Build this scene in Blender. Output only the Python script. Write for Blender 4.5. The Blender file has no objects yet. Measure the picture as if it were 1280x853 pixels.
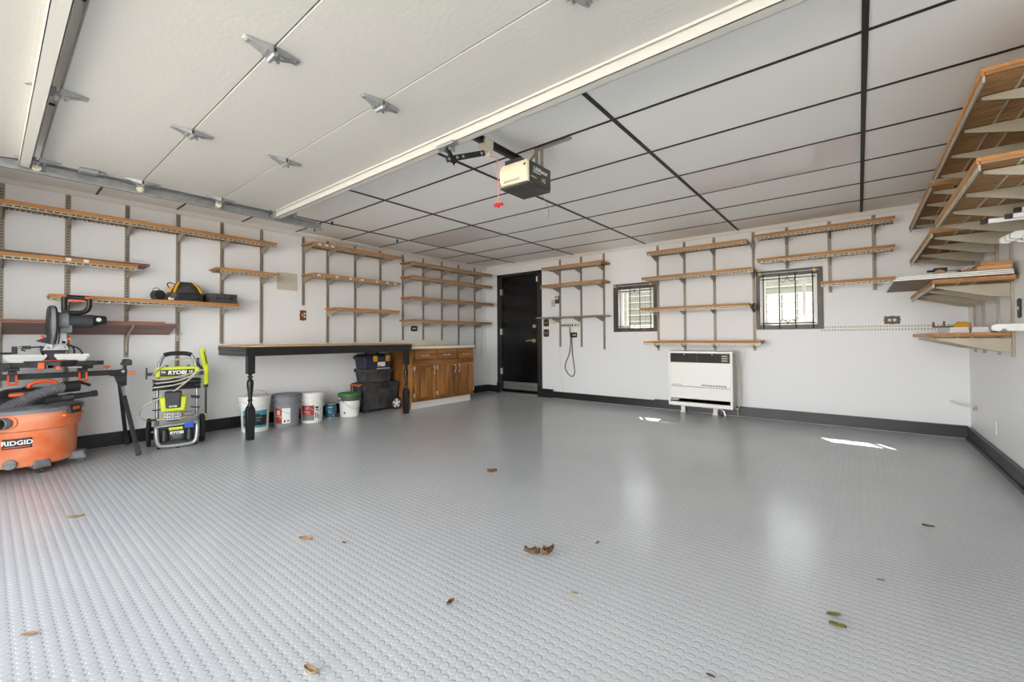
import bpy, bmesh, math, random
from mathutils import Vector, Matrix, Euler
random.seed(7)
PI = math.pi
S = bpy.context.scene
COL = S.collection

# ------------------------------------------------------------------ camera
cam = bpy.data.cameras.new('camera'); cam_o = bpy.data.objects.new('camera', cam); COL.objects.link(cam_o)
cam.sensor_width = 36.0; cam.lens = 15.025; cam.shift_y = -0.0094; cam.clip_start = 0.02; cam.clip_end = 200
_r = Vector((0.77662762, 0.62993794, -0.00526626)); _u = Vector((0.01504186, -0.01018597, 0.99983498)); _f = Vector((-0.62978034, 0.77657868, 0.01738615))
cam_o.matrix_world = Matrix(((_r.x, _u.x, -_f.x, 0), (_r.y, _u.y, -_f.y, 0), (_r.z, _u.z, -_f.z, 1.0038), (0, 0, 0, 1)))
S.camera = cam_o

# ------------------------------------------------------------------ light and exposure
S.view_settings.view_transform = 'Standard'; S.view_settings.look = 'None'
S.view_settings.exposure = 0.70; S.view_settings.gamma = 1.0; S.view_settings.use_curve_mapping = False
S.cycles.use_denoising = True
S.cycles.max_bounces = 14; S.cycles.diffuse_bounces = 8; S.cycles.glossy_bounces = 4; S.cycles.transparent_max_bounces = 12
S.cycles.sample_clamp_indirect = 6.0
S.cycles.caustics_reflective = True; S.cycles.caustics_refractive = False
W = bpy.data.worlds.new('world'); S.world = W; W.use_nodes = True
nt = W.node_tree; bg = nt.nodes['Background']; bg.inputs[1].default_value = 3.1
# hazy sky: bright towards the horizon, dimmer and bluer overhead
tc = nt.nodes.new('ShaderNodeTexCoord'); sp = nt.nodes.new('ShaderNodeSeparateXYZ'); rp = nt.nodes.new('ShaderNodeValToRGB')
nt.links.new(tc.outputs['Generated'], sp.inputs[0]); nt.links.new(sp.outputs[2], rp.inputs[0]); nt.links.new(rp.outputs[0], bg.inputs[0])
rp.color_ramp.elements[0].position = 0.0; rp.color_ramp.elements[0].color = (1.9, 1.88, 1.82, 1)
rp.color_ramp.elements[1].position = 0.75; rp.color_ramp.elements[1].color = (0.42, 0.48, 0.58, 1)
e = rp.color_ramp.elements.new(0.22); e.color = (1.45, 1.48, 1.5, 1)
sun = bpy.data.lights.new('sun', 'SUN'); sun.energy = 19.0; sun.angle = 0.009; sun.color = (1.0, 0.95, 0.87)
sun_o = bpy.data.objects.new('sun', sun); COL.objects.link(sun_o); sun_o.location = (-4, 12, 9)
sun_o.rotation_euler = Vector((0.56, -0.85, -1.27)).to_track_quat('-Z', 'Y').to_euler()
# ------------------------------------------------------------------ room measures (metres)
XL, XR, YB, YF, CZ = -5.541, 0.837, 6.064, -0.55, 2.38

# ------------------------------------------------------------------ materials
def lin(c):
    if isinstance(c, str):
        c = [int(c[i:i+2], 16)/255 for i in (0, 2, 4)]
    return tuple((x/12.92 if x <= 0.04045 else ((x+0.055)/1.055)**2.4) for x in c) + (1.0,)
def nd(nt, t, **kw):
    n = nt.nodes.new(t)
    for k, v in kw.items():
        if k.startswith('i_'):
            n.inputs[k[2:].replace('_', ' ')].default_value = v
        elif k.startswith('n'):
            n.inputs[int(k[1:])].default_value = v
        else: setattr(n, k, v)
    return n
def coords(nt, scale=(1, 1, 1)):
    tc = nt.nodes.new('ShaderNodeTexCoord'); mp = nt.nodes.new('ShaderNodeMapping'); mp.inputs['Scale'].default_value = scale
    nt.links.new(tc.outputs['Object'], mp.inputs['Vector']); return mp.outputs[0]
MATS = {}
def mat(name, col, rough=0.5, metal=0.0, spec=0.5, var=0.0, vscale=(8, 8, 8), col2=None, bump=0.0, bscale=(60, 60, 60), bdist=0.002, coat=0.0, emit=None):
    """principled material, optional noise colour variation and noise bump"""
    m = bpy.data.materials.new(name); m.use_nodes = True; nt = m.node_tree; p = nt.nodes['Principled BSDF']
    c = lin(col); p.inputs['Base Color'].default_value = c; p.inputs['Roughness'].default_value = rough
    p.inputs['Metallic'].default_value = metal; p.inputs['Specular IOR Level'].default_value = spec; p.inputs['Coat Weight'].default_value = coat
    if var > 0 or col2 is not None:
        no = nd(nt, 'ShaderNodeTexNoise', n2=1.0, n3=5.0); nt.links.new(coords(nt, vscale), no.inputs['Vector'])
        rp = nt.nodes.new('ShaderNodeValToRGB'); rp.color_ramp.elements[0].position = 0.32; rp.color_ramp.elements[1].position = 0.68
        c2 = lin(col2) if col2 is not None else tuple(min(1, x*(1+var)) for x in c[:3]) + (1,)
        c1 = c if col2 is not None else tuple(x*(1-var) for x in c[:3]) + (1,)
        rp.color_ramp.elements[0].color = c1; rp.color_ramp.elements[1].color = c2
        nt.links.new(no.outputs[0], rp.inputs[0]); nt.links.new(rp.outputs[0], p.inputs['Base Color'])
    if bump > 0:
        no = nd(nt, 'ShaderNodeTexNoise', n2=1.0, n3=3.0); nt.links.new(coords(nt, bscale), no.inputs['Vector'])
        bp = nt.nodes.new('ShaderNodeBump'); bp.inputs['Strength'].default_value = bump; bp.inputs['Distance'].default_value = bdist
        nt.links.new(no.outputs[0], bp.inputs['Height']); nt.links.new(bp.outputs[0], p.inputs['Normal'])
    MATS[name] = m; return m

def floor_mat():
    """grey vinyl sheet flooring embossed with rows of round coins"""
    m = bpy.data.materials.new('coin_vinyl'); m.use_nodes = True; nt = m.node_tree; p = nt.nodes['Principled BSDF']; L = nt.links
    v = coords(nt); sep = nt.nodes.new('ShaderNodeSeparateXYZ'); L.new(v, sep.inputs[0])
    def mt(op, a, b=None, c=None):
        n = nt.nodes.new('ShaderNodeMath'); n.operation = op
        for i, x in enumerate((a, b, c)):
            if x is None: continue
            if isinstance(x, (int, float)): n.inputs[i].default_value = x
            else: L.new(x, n.inputs[i])
        return n.outputs[0]
    pit = 0.034
    fx = mt('SUBTRACT', mt('FRACT', mt('DIVIDE', sep.outputs[0], pit)), 0.5)
    fy = mt('SUBTRACT', mt('FRACT', mt('DIVIDE', sep.outputs[1], pit)), 0.5)
    d = mt('SQRT', mt('ADD', mt('MULTIPLY', fx, fx), mt('MULTIPLY', fy, fy)))
    mr = nt.nodes.new('ShaderNodeMapRange'); mr.interpolation_type = 'SMOOTHSTEP'; L.new(d, mr.inputs[0])
    mr.inputs[1].default_value = 0.33; mr.inputs[2].default_value = 0.44; mr.inputs[3].default_value = 1.0; mr.inputs[4].default_value = 0.0
    wav = nd(nt, 'ShaderNodeTexNoise', n2=1.3, n3=2.0); L.new(v, wav.inputs['Vector'])
    hgt = mt('ADD', mr.outputs[0], mt('MULTIPLY', wav.outputs[0], 5.0))
    # seams where the sheets overlap
    for comp, pos in ((1, 1.22), (1, 3.05), (1, 4.88), (0, -3.35), (0, -0.32)):
        s = mt('LESS_THAN', mt('ABSOLUTE', mt('SUBTRACT', sep.outputs[comp], pos)), 0.004)
        hgt = mt('SUBTRACT', hgt, mt('MULTIPLY', s, 0.8))
    bp = nt.nodes.new('ShaderNodeBump'); bp.inputs['Strength'].default_value = 0.8; bp.inputs['Distance'].default_value = 0.0016
    L.new(hgt, bp.inputs['Height']); L.new(bp.outputs[0], p.inputs['Normal'])
    no = nd(nt, 'ShaderNodeTexNoise', n2=0.9, n3=6.0); L.new(v, no.inputs['Vector'])
    rp = nt.nodes.new('ShaderNodeValToRGB'); rp.color_ramp.elements[0].position = 0.3; rp.color_ramp.elements[1].position = 0.7
    rp.color_ramp.elements[0].color = lin('b2b5b8'); rp.color_ramp.elements[1].color = lin('bdbfc1')
    L.new(no.outputs[0], rp.inputs[0]); L.new(rp.outputs[0], p.inputs['Base Color'])
    p.inputs['Roughness'].default_value = 0.23; p.inputs['Specular IOR Level'].default_value = 0.85
    return m
def grain_mat(name, c1, c2, axis=1, rough=0.45, fine=90, along=3.0, bump=0.15, spec=0.4):
    """wood: noise stretched along one axis"""
    m = bpy.data.materials.new(name); m.use_nodes = True; nt = m.node_tree; p = nt.nodes['Principled BSDF']
    sc = [fine]*3; sc[axis] = along
    no = nd(nt, 'ShaderNodeTexNoise', n2=1.0, n3=6.0); nt.links.new(coords(nt, sc), no.inputs['Vector'])
    sc2 = [fine*0.16]*3; sc2[axis] = along*0.5
    n2 = nd(nt, 'ShaderNodeTexNoise', n2=1.0, n3=3.0); nt.links.new(coords(nt, sc2), n2.inputs['Vector'])
    mx = nt.nodes.new('ShaderNodeMath'); mx.operation = 'ADD'; nt.links.new(no.outputs[0], mx.inputs[0]); nt.links.new(n2.outputs[0], mx.inputs[1])
    rp = nt.nodes.new('ShaderNodeValToRGB'); rp.color_ramp.elements[0].position = 0.42; rp.color_ramp.elements[1].position = 0.62
    hv = nt.nodes.new('ShaderNodeMath'); hv.operation = 'MULTIPLY'; hv.inputs[1].default_value = 0.5; nt.links.new(mx.outputs[0], hv.inputs[0])
    rp.color_ramp.elements[0].color = lin(c1); rp.color_ramp.elements[1].color = lin(c2)
    nt.links.new(hv.outputs[0], rp.inputs[0]); nt.links.new(rp.outputs[0], p.inputs['Base Color']); p.inputs['Roughness'].default_value = rough
    p.inputs['Specular IOR Level'].default_value = spec
    if bump:
        bp = nt.nodes.new('ShaderNodeBump'); bp.inputs['Strength'].default_value = bump; bp.inputs['Distance'].default_value = 0.001
        nt.links.new(no.outputs[0], bp.inputs['Height']); nt.links.new(bp.outputs[0], p.inputs['Normal'])
    MATS[name] = m; return m
def glass_mat():
    m = bpy.data.materials.new('window_glass'); m.use_nodes = True; nt = m.node_tree; nt.nodes.remove(nt.nodes['Principled BSDF'])
    out = nt.nodes['Material Output']; tr = nt.nodes.new('ShaderNodeBsdfTransparent'); tr.inputs[0].default_value = (0.93, 0.95, 0.94, 1)
    gl = nt.nodes.new('ShaderNodeBsdfGlossy'); gl.inputs['Roughness'].default_value = 0.02
    mx = nt.nodes.new('ShaderNodeMixShader'); mx.inputs[0].default_value = 0.05
    nt.links.new(tr.outputs[0], mx.inputs[1]); nt.links.new(gl.outputs[0], mx.inputs[2]); nt.links.new(mx.outputs[0], out.inputs[0])
    return m

M_floor = floor_mat()
M_wall = mat('wall_paint', 'e8e9ea', rough=0.42, spec=0.4, bump=0.5, bscale=(38, 38, 12), bdist=0.003)
M_ceil = mat('ceiling_panel', 'f3f2ee', rough=0.6, spec=0.3, bump=0.25, bscale=(45, 45, 45), bdist=0.0015)
M_grid = mat('grid_black', '1d1b19', rough=0.5)
M_white = mat('white_paint', 'e6e5e2', rough=0.4)
M_trimw = mat('white_trim', 'd9d8d5', rough=0.45)
M_black = mat('black_paint', '18191b', rough=0.38, var=0.1)
M_blacks = mat('black_gloss', '0c0d10', rough=0.22, spec=0.5)
M_casing = mat('casing_dark', '2b2927', rough=0.45, var=0.15, vscale=(12, 12, 2))
M_steel = mat('steel', 'c9c9c7', rough=0.32, metal=0.9, var=0.08)
M_galv = mat('galvanised', 'a9abac', rough=0.42, metal=0.75, var=0.12, vscale=(20, 20, 20))
M_brass = mat('brass', 'd6bd85', rough=0.3, metal=0.7)
M_doorp = mat('door_panel', 'c6c4be', rough=0.5, spec=0.3, bump=0.4, bscale=(30, 55, 30), bdist=0.002)
M_strut = mat('strut_white', 'c6c4be', rough=0.4)
M_tan = mat('bracket_tan', 'a49b89', rough=0.45, metal=0.25, var=0.06)
M_std = mat('standard_bronze', '9f968a', rough=0.45, metal=0.35, var=0.08)
M_board = grain_mat('shelf_oak', 'a56f3c', 'be884f', axis=1, fine=70, along=2.5, rough=0.5)
M_boardx = grain_mat('shelf_oak_cross', 'ab7742', 'c69056', axis=0, fine=70, along=2.5, rough=0.5)
M_slat = grain_mat('shelf_slat', '8e6a48', 'a98257', axis=0, fine=60, along=3, rough=0.6)
M_rail = mat('rail_white', 'b9b0a0', rough=0.4, metal=0.3)
M_greysh = mat('grey_shelf', '9b9486', rough=0.5)
M_maroon = grain_mat('maroon_board', '84605a', '987468', axis=1, rough=0.5)
M_brownb = grain_mat('brown_board', '98643c', 'b27a4e', axis=1, rough=0.5)
M_dkwal = grain_mat('walnut_board', '6a4a36', '85634a', axis=1, rough=0.5)
M_tape = mat('tape_white', 'e4e0d8', rough=0.6)
M_cab = grain_mat('cabinet_oak', '6c431d', 'b67c40', axis=2, fine=55, along=2.2, rough=0.42, bump=0.25)
M_cabh = grain_mat('cabinet_oak_rail', '71471d', 'aa733a', axis=1, fine=55, along=2.2, rough=0.42, bump=0.25)
M_counter = mat('laminate_cream', 'ece4d3', rough=0.4, var=0.03)
M_benchtop = grain_mat('bench_ply', 'b58d5c', 'd3ad7c', axis=1, fine=50, along=3, rough=0.55)
M_orange = mat('vac_orange', 'e2682c', rough=0.55, col2='e59d7a', vscale=(4, 4, 6), bump=0.05)
M_orange2 = mat('orange_trim', 'e8602a', rough=0.45)
M_dkgrey = mat('plastic_dark', '34363a', rough=0.5, var=0.15, vscale=(10, 10, 10))
M_mdgrey = mat('plastic_grey', '6c6e72', rough=0.55, col2='8a8b8c', vscale=(6, 6, 6))
M_blackp = mat('plastic_black', '1d1e20', rough=0.45, var=0.2, vscale=(12, 12, 12))
M_dusty = mat('black_dusty', '26272a', rough=0.65, col2='4a4a49', vscale=(9, 9, 9))
M_hose = mat('hose_grey', '6d6d72', rough=0.55, var=0.1)
M_alu = mat('cast_aluminium', 'b9babb', rough=0.38, metal=0.8, var=0.1, vscale=(25, 25, 25))
M_saww = mat('fence_white', 'dcdcda', rough=0.4)
M_lime = mat('lime_plastic', 'c3cf1e', rough=0.4)
M_tube = mat('frame_silver', '9a9da2', rough=0.35, metal=0.6)
M_rubber = mat('rubber', '1b1b1c', rough=0.75)
M_hosewh = mat('hose_beige', 'b9b3a5', rough=0.5)
M_blue = mat('blue_tag', '2a55b8', rough=0.5)
M_navy = mat('navy_plastic', '252c44', rough=0.5, var=0.12)
M_yellow = mat('yellow_plastic', 'e0a516', rough=0.45)
M_red = mat('red_plastic', 'cf2a20', rough=0.4)
M_green = mat('green_lid', '2e7a35', rough=0.45)
M_teal = mat('label_teal', '3a9db0', rough=0.5)
M_tealdk = mat('can_teal', '1d5c70', rough=0.45)
M_redlab = mat('label_red', '9c2a2c', rough=0.5, var=0.15, vscale=(20, 20, 20))
M_greyb = mat('pail_grey', '85878d', rough=0.5)
M_whitep = mat('pail_white', 'e3e2de', rough=0.45)
M_labw = mat('label_white', 'e9e8e6', rough=0.6)
M_labk = mat('label_black', '202124', rough=0.5)
M_labg = mat('label_grey', '77797c', rough=0.5)
M_beige = mat('beige_plate', 'c9bfae', rough=0.45)
M_copper = mat('copper_plate', '8a5a34', rough=0.35, metal=0.6, var=0.2, vscale=(40, 40, 40))
M_bronze = mat('bronze_plate', '4d4439', rough=0.4, metal=0.5)
M_ivory = mat('ivory', 'ded6c2', rough=0.45)
M_heat = mat('heater_white', 'f0eeea', rough=0.35)
M_heats = mat('heater_side', 'bdb8ae', rough=0.4)
M_grille_slotshade = mat('grille_brown_slot_shade', '3c3732', rough=0.5)
M_lens = mat('opener_lens', 'efe3c6', rough=0.45)
M_opgrey = mat('opener_grey', '44443f', rough=0.5)
M_glass = glass_mat()
M_vinyl = mat('sash_white', 'ecebe7', rough=0.4)
M_wframe = mat('window_casing', '2a2627', rough=0.4, col2='5d4a40', vscale=(3, 3, 2.5))
M_siding = mat('siding', '6c6a5f', rough=0.6)
M_sidelip = mat('siding_lip', '99978c', rough=0.6)
M_conc = mat('concrete', 'd6d0c5', rough=0.85, var=0.08, vscale=(1.5, 1.5, 1.5))
M_leaf = mat('dry_leaf', '4a3320', rough=0.8, col2='7d5c3c', vscale=(60, 60, 60))
M_leaf2 = mat('pale_leaf', '9c8058', rough=0.8, var=0.2, vscale=(60, 60, 60))
M_leaf3 = mat('olive_leaf', '6b6530', rough=0.8, var=0.2, vscale=(60, 60, 60))
M_hard = mat('hardboard', '7a6350', rough=0.6, var=0.06)
M_acryl = mat('acrylic_painted_glare', 'e6dedd', rough=0.12, spec=0.5)  # base colour lightened to stand in for reflected glare on the panel
M_woodlt = grain_mat('pine', 'b98f60', 'd3ad80', axis=0, fine=60, along=3, rough=0.6)

# ------------------------------------------------------------------ builders
def track(o, **kw):
    for k, v in kw.items(): o[k] = v
    return o
def thing(name, label, cat, loc, group=None):
    o = bpy.data.objects.new(name, None); COL.objects.link(o); o.location = loc; o.empty_display_size = 0.05
    o['label'] = label; o['category'] = cat
    if group: o['group'] = group
    return o
def root_loc(o):
    v = Vector((0, 0, 0))
    while o is not None: v += Vector(o.location); o = o.parent
    return v
class MB:
    """collects shapes in world metres (or through a mapping tf) into ONE mesh"""
    def __init__(s, tf=None): s.bm = bmesh.new(); s.tf = tf or (lambda p: Vector(p)); s.mi = 0
    def quad(s, vs):
        try:
            f = s.bm.faces.new(vs); f.material_index = s.mi
        except ValueError: pass
    def hexa(s, pts):
        v = [s.bm.verts.new(s.tf(p)) for p in pts]
        for f in ((0, 3, 2, 1), (4, 5, 6, 7), (0, 1, 5, 4), (1, 2, 6, 5), (2, 3, 7, 6), (3, 0, 4, 7)): s.quad([v[i] for i in f])
        return s
    def box(s, a, b):
        x0, y0, z0 = a; x1, y1, z1 = b
        return s.hexa([(x0, y0, z0), (x1, y0, z0), (x1, y1, z0), (x0, y1, z0), (x0, y0, z1), (x1, y0, z1), (x1, y1, z1), (x0, y1, z1)])
    def cbox(s, c, d, rot=None):
        hx, hy, hz = d[0]/2, d[1]/2, d[2]/2; c = Vector(c); P = []
        for x, y, z in ((-hx, -hy, -hz), (hx, -hy, -hz), (hx, hy, -hz), (-hx, hy, -hz), (-hx, -hy, hz), (hx, -hy, hz), (hx, hy, hz), (-hx, hy, hz)):
            v = Vector((x, y, z))
            if rot: v = Euler(rot).to_matrix() @ v
            P.append(c+v)
        return s.hexa(P)
    def bar(s, p0, p1, w, h, up=(0, 0, 1)):
        p0, p1 = Vector(p0), Vector(p1); d = (p1-p0).normalized(); sd = d.cross(Vector(up))
        if sd.length < 1e-4: sd = d.cross(Vector((1, 0, 0)))
        sd.normalize(); u = sd.cross(d); a, b = sd*w/2, u*h/2
        return s.hexa([p0-a-b, p0+a-b, p1+a-b, p1-a-b, p0-a+b, p0+a+b, p1+a+b, p1-a+b])
    def prism(s, poly, e0, e1):
        """poly: list of 3-D points; extruded from +e0 to +e1 (vectors)"""
        e0, e1 = Vector(e0), Vector(e1)
        a = [s.bm.verts.new(s.tf(Vector(p)+e0)) for p in poly]; b = [s.bm.verts.new(s.tf(Vector(p)+e1)) for p in poly]
        s.quad(a[::-1]); s.quad(b); n = len(poly)
        for i in range(n): s.quad([a[i], a[(i+1) % n], b[(i+1) % n], b[i]])
        return s
    def ring(s, c, u, v, r, n, ru=None):
        return [s.bm.verts.new(s.tf(Vector(c)+u*(math.cos(2*PI*i/n)*r)+v*(math.sin(2*PI*i/n)*(ru or r)))) for i in range(n)]
    def skin(s, rings, cap=True):
        for a, b in zip(rings, rings[1:]):
            n = len(a)
            for i in range(n): s.quad([a[i], a[(i+1) % n], b[(i+1) % n], b[i]])
        if cap: s.quad(rings[0][::-1]); s.quad(rings[-1])
        return s
    def cyl(s, p0, p1, r, n=16, r1=None, cap=True):
        p0, p1 = Vector(p0), Vector(p1); d = (p1-p0).normalized(); u = d.orthogonal().normalized(); v = d.cross(u)
        return s.skin([s.ring(p0, u, v, r, n), s.ring(p1, u, v, r if r1 is None else r1, n)], cap)
    def tube(s, pts, r, n=10, cap=True, smooth=0, ribs=None):
        P = [Vector(p) for p in pts]
        for _ in range(smooth):
            Q = [P[0]]
            for a, b in zip(P, P[1:]): Q += [a*0.75+b*0.25, a*0.25+b*0.75]
            P = Q+[P[-1]]
        if ribs:
            L = [0]; 
            for a, b in zip(P, P[1:]): L.append(L[-1]+(b-a).length)
            k = int(L[-1]/ribs)*2; Q = []
            for j in range(k+1):
                t = L[-1]*j/k; i = 0
                while i < len(L)-2 and L[i+1] < t: i += 1
                Q.append(P[i].lerp(P[i+1], (t-L[i])/max(1e-9, L[i+1]-L[i])))
            P = Q
        rings = []; u = None
        for i, p in enumerate(P):
            d = (P[min(i+1, len(P)-1)]-P[max(i-1, 0)]).normalized()
            u = d.orthogonal().normalized() if u is None else (u-d*u.dot(d)).normalized()
            rr = r*(1.0 if (not ribs or i % 2) else 0.86)
            rings.append(s.ring(p, u, d.cross(u), rr, n))
        return s.skin(rings, cap)
    def lathe(s, prof, c, n=32, sx=1.0, sy=1.0, cap=True):
        c = Vector(c); rings = []
        for r, z in prof: rings.append(s.ring(c+Vector((0, 0, z)), Vector((sx, 0, 0)), Vector((0, sy, 0)), max(r, 1e-4), n))
        return s.skin(rings, cap)
    def ball(s, c, r, n=14, sc=(1, 1, 1)):
        rings = []; k = n//2
        for j in range(1, k):
            t = PI*j/k-PI/2
            rings.append(s.ring(Vector(c)+Vector((0, 0, math.sin(t)*r*sc[2])), Vector((sc[0], 0, 0)), Vector((0, sc[1], 0)), math.cos(t)*r, n))
        return s.skin(rings)
    def build(s, name, m, parent=None, bevel=0.0, smooth=True, seg=2):
        off = root_loc(parent) if parent is not None else Vector((0, 0, 0))
        bmesh.ops.recalc_face_normals(s.bm, faces=s.bm.faces[:])
        if off.length: bmesh.ops.translate(s.bm, verts=s.bm.verts[:], vec=-off)
        me = bpy.data.meshes.new(name); s.bm.to_mesh(me); s.bm.free()
        for k in (m if isinstance(m, (list, tuple)) else [m]): me.materials.append(k)
        if smooth:
            me.shade_smooth(); me.set_sharp_from_angle(angle=math.radians(38))
        o = bpy.data.objects.new(name, me); COL.objects.link(o)
        if parent is not None: o.parent = parent
        if bevel > 0:
            b = o.modifiers.new('edge', 'BEVEL'); b.width = bevel; b.segments = seg; b.limit_method = 'ANGLE'; b.angle_limit = math.radians(40)
        return o
def struct(o): o['kind'] = 'structure'; return o
def solo(o, label, cat, group=None):
    """a thing that is one mesh: origin moved to the middle of its base"""
    vs = [v.co for v in o.data.vertices]
    c = Vector(((min(v.x for v in vs)+max(v.x for v in vs))/2, (min(v.y for v in vs)+max(v.y for v in vs))/2, min(v.z for v in vs)))
    o.data.transform(Matrix.Translation(-c)); o.location = c
    o['label'] = label; o['category'] = cat
    if group: o['group'] = group
    return o
# mappings wall frame (a = along, d = out from wall, z) -> world
TL = lambda p: Vector((XL+p[1], p[0], p[2]))
TB = lambda p: Vector((p[0], YB-p[1], p[2]))
TR = lambda p: Vector((XR-p[1], p[0], p[2]))
def letters(txt, size, origin, right, up, m, parent, name='lettering', align='CENTER', depth=0.0006, bold=0.0, shear=0.0):
    cu = bpy.data.curves.new(name, 'FONT'); cu.body = txt; cu.size = size; cu.align_x = align; cu.align_y = 'CENTER'; cu.extrude = depth; cu.offset = bold; cu.shear = shear
    cu.resolution_u = 3
    t = bpy.data.objects.new(name, cu); COL.objects.link(t)
    dg = bpy.context.evaluated_depsgraph_get(); me = bpy.data.meshes.new_from_object(t.evaluated_get(dg)); COL.objects.unlink(t); bpy.data.objects.remove(t)
    r, u = Vector(right).normalized(), Vector(up).normalized(); n = r.cross(u); o3 = Vector(origin)-root_loc(parent)
    me.transform(Matrix(((r.x, u.x, n.x, o3.x), (r.y, u.y, n.y, o3.y), (r.z, u.z, n.z, o3.z), (0, 0, 0, 1))))
    me.materials.clear(); me.materials.append(m); me.name = name
    o = bpy.data.objects.new(name, me); COL.objects.link(o); o.parent = parent; return o
# ------------------------------------------------------------------ the setting
struct(MB().box((XL-0.15, YF-0.25, -0.12), (XR+0.15, YB+0.15, 0)).build('floor', M_floor))
c = MB()
c.box((XL-0.15, YF-0.15, CZ), (XR+0.15, YB+0.15, CZ+0.1)); struct(c.build('ceiling', M_ceil))
struct(MB().box((XL-0.15, YF, 0), (XL, YB, CZ)).build('wall_left', M_wall))
struct(MB().box((XR, YF, 0), (XR+0.15, YB, CZ)).build('wall_right', M_wall))
# back wall round the door and the two windows
DX0, DX1, DZ = -5.20, -4.31, 2.165
W1 = (-2.83, -2.285, 1.155, 1.735); W2 = (-0.945, -0.365, 1.155, 1.745)
w = MB(); y0, y1 = YB, YB+0.15
w.box((XL-0.15, y0, 0), (DX0, y1, CZ)); w.box((DX0, y0, DZ), (DX1, y1, CZ)); w.box((DX1, y0, 0), (W1[0], y1, CZ))
w.box((W1[1], y0, 0), (W2[0], y1, CZ)); w.box((W2[1], y0, 0), (XR+0.15, y1, CZ))
for q in (W1, W2): w.box((q[0], y0, 0), (q[1], y1, q[2])); w.box((q[0], y0, q[3]), (q[1], y1, CZ))
struct(w.build('wall_back', M_wall))
# front wall round the garage opening (behind the camera)
GX0, GX1, GZ = -4.27, 0.61, 2.14
w = MB(); w.box((XL-0.15, YF-0.15, 0), (GX0, YF, CZ)); w.box((GX1, YF-0.15, 0), (XR+0.15, YF, CZ)); w.box((GX0, YF-0.15, GZ), (GX1, YF, CZ))
struct(w.build('wall_front', M_wall))
# crown strips
struct(MB().box((XL, YF, CZ-0.05), (XL+0.012, YB, CZ)).build('trim_1', M_trimw, bevel=0.002))
struct(MB().box((XL+0.012, YB-0.012, CZ-0.05), (XR-0.012, YB, CZ)).build('trim_2', M_trimw, bevel=0.002))
struct(MB().box((XR-0.012, YF, CZ-0.05), (XR, YB, CZ)).build('trim_3', M_trimw, bevel=0.002))
# black ceiling grid
g = MB(); GXs = [0.043+1.2182*i for i in range(-4, 1)]; GYs = [1.8636+0.6096*j for j in range(-3, 7)]
for x in GXs: g.box((x-0.0125, YF, CZ-0.006), (x+0.0125, YB-0.012, CZ))
for y in GYs:
    xs = [XL+0.012]+[v for x in GXs for v in (x-0.0125, x+0.0125)]+[XR-0.012]
    for a, b in zip(xs[::2], xs[1::2]): g.box((a, y-0.008, CZ-0.005), (b, y+0.008, CZ))
struct(g.build('trim_4', M_grid))
# two unlit recessed acrylic light panels in the grid
for i, lab in ((-4, 'unlit acrylic ceiling light panel above the shelves over the cabinet'), (-1, 'unlit acrylic ceiling light panel above the heater, reflected glare put into its pale colour')):
    t = thing('ceiling_light', lab, 'ceiling light', (GXs[i+4]+0.61, GYs[3+3]+0.305, CZ-0.004), 'flush acrylic light panels')
    MB().box((GXs[i+4]+0.015, GYs[6]+0.01, CZ-0.003), (GXs[i+5]-0.015, GYs[7]-0.01, CZ-0.0002)).build('diffuser', M_acryl, t)
# baseboards
bh = 0.135
struct(MB().box((XL, YF, 0.006), (XL+0.022, YB, bh)).build('baseboard_left', M_black, bevel=0.003))
b = MB()
b.box((XL+0.022, YB-0.02, 0.006), (-5.262, YB, bh)); b.box((-4.25, YB-0.05, 0.004), (-4.02, YB, bh+0.012)); b.box((-4.02, YB-0.02, 0.006), (-2.28, YB, bh-0.02))
b.box((-2.28, YB-0.05, 0.012), (XR-0.022, YB, bh-0.005))
struct(b.build('baseboard_back', M_black, bevel=0.003))
b = MB(); b.box((XR-0.03, YF, 0.006), (XR, YB-0.05, bh-0.01)); b.box((XR-0.045, YF, 0.0), (XR-0.03, YB-0.05, 0.03))
struct(b.build('baseboard_right', M_black, bevel=0.003))
# side door
d = struct(MB().box((-5.165, YB+0.012, 0.02), (-4.335, YB+0.055, 2.148)).build('door_1', M_blacks, bevel=0.002))
d['label'] = 'glossy black entry door with steel kick plate beside the oak cabinet'
cs = MB()
cs.box((-5.262, YB-0.018, 0.19), (-5.165, YB+0.1, 2.19)); cs.box((-4.335, YB-0.018, 0.19), (-4.248, YB+0.1, 2.19)); cs.box((-5.262, YB-0.018, 2.148), (-4.248, YB+0.1, 2.195))
cs.build('door_casing', M_casing, d, bevel=0.003)
pl = MB(); pl.box((-5.268, YB-0.03, 0.0), (-5.165, YB+0.1, 0.195)); pl.box((-4.335, YB-0.03, 0.0), (-4.246, YB+0.1, 0.195)); pl.build('casing_plinth', M_black, d, bevel=0.003)
MB().box((-5.135, YB+0.008, 0.085), (-4.368, YB+0.0125, 0.222)).build('kick_plate', M_steel, d)
MB().box((-5.165, YB-0.075, 0.0), (-4.335, YB+0.1, 0.024)).box((-5.16, YB-0.07, 0.024), (-4.34, YB+0.0, 0.034)).build('threshold', M_steel, d, bevel=0.006)
for z in (1.87, 1.135, 0.405): MB().box((-5.185, YB-0.022, z-0.055), (-5.155, YB+0.012, z+0.055)).cyl((-5.166, YB-0.02, z-0.05), (-5.166, YB-0.02, z+0.05), 0.008).build('hinge', M_steel, d)
MB().cyl((-4.412, YB+0.012, 1.222), (-4.412, YB-0.015, 1.222), 0.032, 24).cyl((-4.412, YB-0.015, 1.222), (-4.412, YB-0.03, 1.222), 0.015).build('deadbolt', M_brass, d)
h = MB().cyl((-4.425, YB+0.012, 0.97), (-4.425, YB-0.01, 0.97), 0.034, 24).cyl((-4.425, YB-0.01, 0.97), (-4.425, YB-0.06, 0.97), 0.012)
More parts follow.
